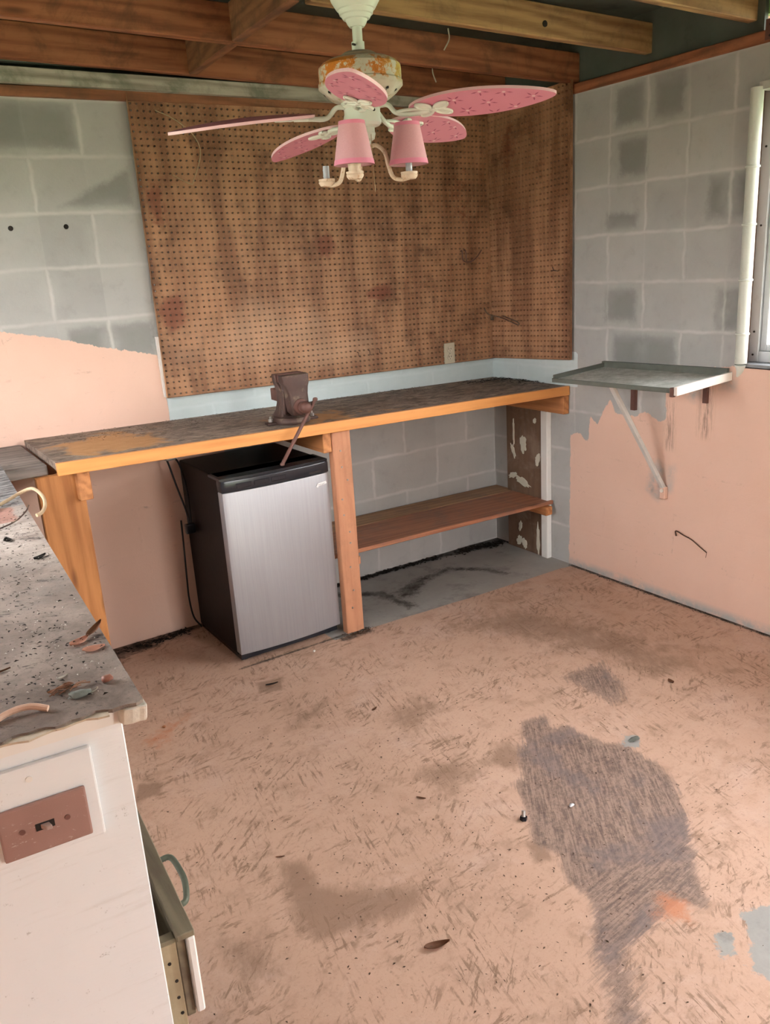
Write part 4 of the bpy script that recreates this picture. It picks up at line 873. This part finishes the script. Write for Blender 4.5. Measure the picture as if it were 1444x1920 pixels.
top.data.materials.append(M_whitew); tag(top, 'grimy brown grey worktop with torn front edge, covered in leaves and dirt', 'worktop')
bm = bmnew()
pts = [(-.034, .004), (-.030, -.008), (-.018, -.011), (-.008, -.010), (.002, -.013), (.004, -.003), (.003, .02), (.003, .05), (-.034, .02)]
prism(bm, pts, lambda p: tuple(cpt((p[0]-.003, p[1], .971))), lambda p: tuple(cpt((p[0], p[1], .9945)))); bevel(bm, .004, 2)
obj('broken_corner', bm, plain('crumbled_white_edge', (.66, .62, .54), .8, 0, .2, 60, .8), None).name = 'edge_moulding'
o = bpy.data.objects['edge_moulding']; tag(o, 'crumbling white end of edge moulding under the worktop corner', 'moulding')
bm = bmnew(); n = 40
A = []; 
for i in range(n+1):
    u = -.66+.61*i/n; j = .004*math.sin(u*50)+.003*math.sin(u*131)
    A.append((cpt((u, -.006+j, .9925)), cpt((u, .010, .9925)), cpt((u, .010, .9965)), cpt((u, -.008+j, .9965))))
R = [[bm.verts.new(p) for p in a] for a in A]
for a, b in zip(R, R[1:]):
    for k in range(4): bm.faces.new((a[k], a[(k+1) % 4], b[(k+1) % 4], b[k]))
bm.faces.new(R[0]); bm.faces.new(R[-1])
tag(obj('veneer_strip', bm, plain('pale_torn_veneer', (.52, .45, .35), .8, 0, .25, 50, .5)), 'pale splintered veneer along the near edge of the worktop', 'strip')

cab = thing('cabinet', 'white painted cabinet with open drawer in the left foreground', 'cabinet', tuple(cpt((-.34, .9, 0))))
def cbox(name, x0, x1, y0, y1, z0, z1, m, par=cab, bv=.002, label=None):
    bm = bmnew(); box(bm, x0, x1, y0, y1, z0, z1); bevel(bm, bv, 1); xform(bm, CB); return obj(name, bm, m, par, label=label)
m, q = mat('white_brushed_panel'); P = q.obj()
w1 = q.noise(q.map(P, (3, 3, 30)), 2, 6, .7); w2 = q.noise(P, 35, 8, .85); w3 = q.noise(P, 3, 4)
col = q.mix(w3, (.74, .77, .79), (.82, .85, .87)); col = q.mix(q.ramp(w2, .61, .66, 0, .7), col, (.33, .33, .32)); col = q.mix(q.ramp(w1, .55, .75, 0, .35), col, (.55, .54, .51))
q.set(col, .5, 0, w1, .2, .003, .35); M_panel = m
cbox('side_panel', -.66, -.030, .022, .040, 0, .968, M_panel, label='white brushed side panel')
cbox('back_panel', -.655, -.640, .041, L-.12, .05, .968, M_olive)
cbox('front_rail', -.045, -.032, .041, L-.12, .80, .969, M_whitew); cbox('front_rail', -.045, -.032, .041, L-.12, .50, .548, M_whitew)
cbox('front_stile', -.0445, -.0325, .60, .66, .002, .80, M_whitew); cbox('front_stile', -.0445, -.0325, 1.25, 1.31, .002, .80, M_whitew)
cbox('floor_panel', -.640, -.046, .041, L-.12, .03, .05, M_olive)
cbox('side_panel', -.66, -.032, L-.10, L-.082, 0, .969, M_whitew)
for i, (a, b) in enumerate(((.665, 1.245), (1.315, 1.88))): cbox('door', -.031, -.012, a, b, .06, .79, M_whitew)
# top drawer front + the lower drawer pulled open
D0, D1 = .085, .52
dw = thing('tmp', '', '', tuple(cpt((.0, .3, .3))))
bpy.data.objects.remove(dw)
# drawer front: pulled out, seen from above
bm = bmnew(); box(bm, .020, .034, .070, .530, .345, .505); bevel(bm, .003, 1); xform(bm, CB)
dr = obj('drawer', bm, M_whitew, cab, label='open drawer with white front and pine sides')
def dpart(name, x0, x1, y0, y1, z0, z1, m, **k):
    bm = bmnew(); box(bm, x0, x1, y0, y1, z0, z1); bevel(bm, .0015, 1); xform(bm, CB); return obj(name, bm, m, dr, **k)
dpart('front_top_edge', .004, .0345, .070, .530, .506, .518, M_olive, label='dark worn top edge of the drawer front')
dpart('inner_front', .004, .0195, .083, .517, .335, .505, M_olive)
dpart('drawer_side', -.42, .0035, .083, .100, .300, .498, M_ply, label='pale pine drawer side with nail heads'); dpart('drawer_side', -.42, .0035, .500, .517, .300, .498, M_ply)
dpart('side_top_edge', -.42, .0035, .081, .102, .4985, .507, M_olive)
dpart('drawer_bottom', -.42, .0035, .1005, .4995, .310, .318, M_olive)
bm = bmnew(); tube(bm, [cpt(p) for p in ((.041, .22, .450), (.058, .225, .452), (.070, .27, .452), (.072, .31, .452), (.066, .36, .452), (.041, .365, .450))], .006, 12); obj('handle', bm, plain('green_grey_handle', (.10, .115, .085), .5, .3, .3, 30, .3), dr, smooth=60, label='curved grey green pull handle')
for x_, z_ in ((-.012, .46), (-.005, .42), (-.006, .385), (-.004, .350)):
    bm = bmnew(); cyl(bm, cpt((x_, .083, z_)), cpt((x_, .0815, z_)), .003, 8); obj('nail', bm, M_darkhole, dr)
bm = bmnew(); cyl(bm, cpt((-.31, .022, .905)), cpt((-.31, .020, .905)), .003, 8); bm.free()
# electrical plates on the panel, switch on its side
sw = thing('light_switch', 'pinkish brown toggle switch plate mounted sideways on a white backing plate', 'switch', tuple(cpt((-.16, .02, .815))))
def spart(name, x0, x1, y0, y1, z0, z1, m, bv=.002, **k):
    bm = bmnew(); box(bm, x0, x1, y0, y1, z0, z1); bevel(bm, bv, 2); xform(bm, CB); return obj(name, bm, m, sw, **k)
spart('backing_plate', -.245, -.080, .0115, .0215, .799, .945, M_panel, .003)
m, q = mat('paint_smeared_brown_plate'); P = q.obj(); a_ = q.noise(q.map(P, (1, 1, 2.5)), 50, 7, .75, .5); b_ = q.noise(P, 12, 4)
col = q.mix(b_, (.27, .155, .13), (.36, .22, .19)); col = q.mix(q.ramp(a_, .60, .66, 0, .85), col, (.62, .56, .51)); q.set(col, .4, 0, a_, .15, .002)
pl = spart('switch_plate', -.2165, -.0975, .0045, .0113, .811, .890, m, .003)
def sub(name, bm, m_, par): xform(bm, CB); return obj(name, bm, m_, par)
bm = bmnew(); box(bm, -.170, -.145, .0035, .0050, .846, .857); sub('toggle_slot', bm, M_darkhole, pl)
bm = bmnew(); hexa(bm, [(-.164, .004, .8475), (-.152, .004, .8475), (-.152, .004, .8555), (-.164, .004, .8555), (-.157, -.006, .8485), (-.149, -.006, .8485), (-.149, -.006, .8545), (-.157, -.006, .8545)]); bevel(bm, .001, 1); sub('toggle', bm, plain('toggle_brown', (.36, .27, .24), .35), pl)
for x_ in (-.1875, -.1275):
    bm = bmnew(); cyl(bm, (x_, .0046, .852), (x_, .0032, .852), .004, 14); sub('screw', bm, plain('screw_rust%d' % int(-x_*1000), (.17, .075, .06), .5), pl)
bm = bmnew(); cyl(bm, (-.1655, .0117, .925), (-.1655, .010, .925), .0045, 16); xform(bm, CB); obj('painted_screw', bm, M_whitew, sw)

# ------------------------------------------------------------------ small things on the worktop
def leafshape(cx, cy, z, L_, W_, ang, curl, m, label, name='leaf', cat='leaf', tilt=0):
    bm = bmnew(); n = 10; A = []; 
    for i in range(n+1):
        t = i/n; w = W_/2*math.sin(PI*t**.8)**.8+.0004; x = (t-.5)*L_
        A.append([bm.verts.new((x, k*w, curl*(k*k)*.6+curl*.5*(2*t-1)**2 + .001)) for k in (-1, -.5, 0, .5, 1)])
    for a, b in zip(A, A[1:]):
        for k in range(4): bm.faces.new((a[k], a[k+1], b[k+1], b[k]))
    r = bmesh.ops.solidify(bm, geom=bm.faces[:], thickness=.0008)
    zmin = None
    xform(bm, Matrix.Rotation(ang, 4, 'Z') @ Matrix.Rotation(tilt, 4, 'Y'))
    zmin = min(v.co.z for v in bm.verts)
    xform(bm, Matrix.Translation((cx, cy, z-zmin+.0003)))
    return tag(obj(name, bm, m, smooth=60), label, cat)
leafshape(-2.747, -2.178, 1.0, .040, .022, .5, .006, M_leaf, 'pink dry leaf on the worktop edge, left one of the pair')
leafshape(-2.735, -2.222, 1.0, .036, .024, -.1, .005, M_leaf, 'orange pink rounded leaf lowest of the leaves at the worktop edge')
leafshape(-2.715, -2.155, 1.003, .045, .015, .7, .006, M_leafb, 'dark brown curled leaf hanging over the worktop edge', tilt=-.25)
def rock(cx, cy, z, rx, ry, rz, m, label, name, cat, seed=1, par=None, jag=.25):
    random.seed(seed); bm = bmnew(); bmesh.ops.create_icosphere(bm, subdivisions=2, radius=1)
    for v in bm.verts: v.co *= 1+random.uniform(-jag, jag)
    xform(bm, Matrix.Diagonal((rx, ry, rz, 1))); zm = min(v.co.z for v in bm.verts); xform(bm, Matrix.Translation((cx, cy, z-zm)))
    return tag(obj(name, bm, m, smooth=60), label, cat)
rock(-2.749, -2.352, 1.0, .0085, .008, .006, plain('seed_husk', (.24, .10, .07), .5), 'small reddish brown seed husk near the worktop corner', 'seed', 'seed', 4)
rock(-2.795, -2.372, 1.0, .016, .009, .005, M_stone, 'flat grey green crumb of stone near the worktop front edge', 'stone', 'stone', 5)
leafshape(-2.776, -2.368, 1.0, .020, .009, .2, .004, M_bone, 'small pale curled shell chip beside the grey stone', 'shell', 'shell')
leafshape(-2.80, -2.29, 1.0, .018, .006, .4, .002, M_bone, 'tiny pale flake in the middle of the worktop end', 'flake', 'flake')
bm = bmnew(); random.seed(9)
for i in range(16):
    a = random.uniform(-.3, .9); c = Vector((-2.80+random.uniform(-.02, .022), -2.335+random.uniform(-.012, .012), 1.002+.001*(i % 3))); d = Vector((math.cos(a), math.sin(a), 0))*random.uniform(.006, .016)
    tube(bm, [c-d, c+Vector((0, 0, .003)), c+d], .0009, 5)
tag(obj('dry_grass', bm, M_leafb), 'little tuft of dry brown grass on the worktop', 'grass')
bm = bmnew(); pr = [cpt(p) for p in ((-.20, .05, 1.003), (-.168, .060, 1.008), (-.143, .057, 1.009), (-.122, .046, 1.004))]
tube(bm, pr, .0048, 8); xform(bm, Matrix.Identity(4))
tag(obj('wood_sliver', bm, plain('pink_sliver', (.58, .38, .28), .6, 0, .15, 60, .3)), 'curved pinkish wood sliver at the lower left of the worktop', 'sliver')
leafshape(-2.885, -2.21, 1.0, .05, .007, .15, .004, M_leafb, 'dark thin curled leaf strip at the left edge of the worktop')
bm = bmnew(); tube(bm, [(-2.86, -1.30, 1.006), (-2.76, -1.20, 1.008), (-2.68, -1.105, 1.010), (-2.635, -1.07, 1.018), (-2.605, -1.09, 1.028), (-2.595, -1.16, 1.020), (-2.605, -1.24, 1.012), (-2.625, -1.29, 1.006), (-2.64, -1.30, 1.004)], .0048, 10)
tag(obj('cord', bm, M_string), 'tan stiff cord looping over the far end of the worktop', 'cord')
bm = bmnew(); tube(bm, [(-2.76, -1.37, 1.003), (-2.70, -1.33, 1.006), (-2.66, -1.27, 1.012), (-2.645, -1.24, 1.02)], .0020, 6)
tag(obj('wire_stub', bm, M_iron), 'short dark wire lying beside the tan cord', 'wire')
for i, (x_, y_, l) in enumerate(((-2.705, -1.66, 'black crumpled leaf fragment halfway along the worktop'), (-2.74, -1.47, 'dark leaf fragment on the pale patch of the worktop'))):
    leafshape(x_, y_, 1.0, .035, .018, .6+i, .006, M_litter, l)

# ------------------------------------------------------------------ small things on the floor
def litter(name, label, pts, n, spread, size, m, seed, z0=0.0, zf=None, xlo=-9):
    random.seed(seed); bm = bmnew()
    for _ in range(n):
        i = random.randrange(len(pts)-1); t = random.random(); a, b = pts[i], pts[i+1]
        x_ = a[0]+(b[0]-a[0])*t+random.gauss(0, spread[0]); y_ = a[1]+(b[1]-a[1])*t+random.gauss(0, spread[1])
        x_ = max(min(x_, -.012), xlo)
        if abs(z0-1.0005) < 1e-6: y_ = max(y_, -2.425); x_ = min(x_, -2.735+(y_+2.438)*.063)
        y_ = min(y_, -.012); z = (zf(x_) if zf else z0)+random.uniform(.0, size*.35)
        s = size*random.uniform(.4, 1.3); A = random.uniform(0, 2*PI); w = s*random.uniform(.2, .6); ti = random.uniform(-.5, .5)
        c, sn = math.cos(A), math.sin(A); P_ = []
        for u, v in ((-s, 0), (0, w), (s, 0), (0, -w)): P_.append((x_+u*c-v*sn, y_+u*sn+v*c, z+.001+abs(u)*abs(ti)+ (0 if u else .002)))
        v4 = [bm.verts.new(p) for p in P_]; bm.faces.new(v4)
    r = bmesh.ops.solidify(bm, geom=bm.faces[:], thickness=.001)
    lo = min(v.co.z - (zf(v.co.x) if zf else z0) for v in bm.verts)
    o = tag(obj(name, bm, m), label, 'debris'); o['kind'] = 'stuff'; return o
litter('leaf_litter', 'dark leaf litter heaped along the rear wall under the bench', [(-1.30, -.03), (-.9, -.03), (-.45, -.04)], 800, (.02, .012), .011, M_litter, 1)
litter('leaf_litter', 'pile of dark leaf litter in the floor corner under the bench', [(-.30, -.05), (-.05, -.09)], 420, (.04, .02), .012, M_litter, 2)
litter('leaf_litter', 'dark debris at the foot of the peach wall left of the fridge', [(-2.42, -.05), (-2.1, -.06), (-1.9, -.04)], 380, (.03, .018), .010, M_litter, 3)
litter('grit', 'thin line of grit along the base of the right wall', [(-.02, -.62), (-.02, -2.2)], 700, (.008, .02), .005, M_litter, 4)
litter('leaf_litter', 'leaf litter scattered on the right end of the benchtop', [(-.25, -.10), (-.02, -.12), (-.03, -.35)], 420, (.05, .03), .009, M_litter, 5, zf=zt)
litter('sawdust', 'brown crumbs scattered over the benchtop', [(-2.3, -.12), (-.5, -.08)], 900, (.02, .07), .005, M_lit2, 6, zf=zt)
litter('grit', 'crumbs and dirt at the foot of the bench post', [(-1.36, -.58), (-1.23, -.565)], 160, (.02, .012), .006, M_lit2, 7)
leafshape(-2.078, -2.208, 0, .065, .022, -.3, .010, M_leafb, 'curled dark brown leaf alone on the floor at lower centre')
leafshape(-1.774, -1.718, 0, .030, .008, -.9, .004, M_leafb, 'small brown leaf sliver on the floor above the big stain')
leafshape(-2.24, -1.69, 0, .026, .005, -.5, .003, M_leafb, 'tiny brown leaf strip on the floor left of centre')
leafshape(-1.60, -1.18, 0, .030, .012, .4, .004, M_leafb, 'small dark leaf bit on the floor in front of the post')
leafshape(-.62, -1.72, 0, .035, .02, 1.2, .004, M_leafb, 'dark leaf bit on the floor toward the right wall')
t_ = thing('bolt', 'small dark bolt standing at the left edge of the large floor stain', 'bolt', (-1.597, -1.983, 0))
bm = bmnew(); cyl(bm, (-1.597, -1.983, 0), (-1.597, -1.983, .010), .011, 6); obj('bolt_head', bm, M_blackg, t_); bm = bmnew(); cyl(bm, (-1.597, -1.983, .010), (-1.592, -1.978, .026), .006, 12); obj('shank', bm, M_brass, t_)
rock(-1.445, -2.024, 0, .009, .006, .004, plain('foil_bit', (.8, .82, .85), .2, .3), 'tiny shiny white scrap in the middle of the floor stain', 'scrap', 'scrap', 6)
rock(-1.545, -.615, 0, .006, .006, .005, M_bone, 'small white crumb on the floor before the fridge', 'crumb', 'crumb', 7)
rock(-1.03, -1.90, 0, .022, .012, .003, M_stone, 'flat grey flake on the floor above the stain on the right', 'flake', 'flake', 8)
leafshape(-1.815, -.76, 0, .05, .012, -.2, .006, M_litter, 'black shrivelled leaf on the floor in front of the fridge')
rock(-2.27, -.80, 0, .007, .006, .004, plain('rust_crumb', (.33, .13, .05), .7), 'rusty orange crumb on the floor left of the fridge', 'crumb', 'crumb', 9)

litter('crumbs', 'dark crumbs and specks strewn over the near end of the worktop', [(-2.84, -2.36), (-2.80, -2.0), (-2.75, -1.5), (-2.72, -1.1)], 620, (.055, .05), .0042, M_litter, 21, z0=1.0005)
litter('crumbs', 'pale chips strewn over the worktop among the leaves', [(-2.82, -2.36), (-2.78, -1.9), (-2.74, -1.35)], 130, (.05, .05), .0026, M_bone, 22, z0=1.0005)
litter('grit', 'dark specks of dirt strewn over the peach floor', [(-2.3, -1.0), (-1.2, -1.2), (-1.9, -1.9), (-1.0, -2.0), (-1.8, -2.6), (-2.2, -1.7)], 1300, (.28, .28), .0042, M_lit2, 23, xlo=-2.60+random.random()*.0)
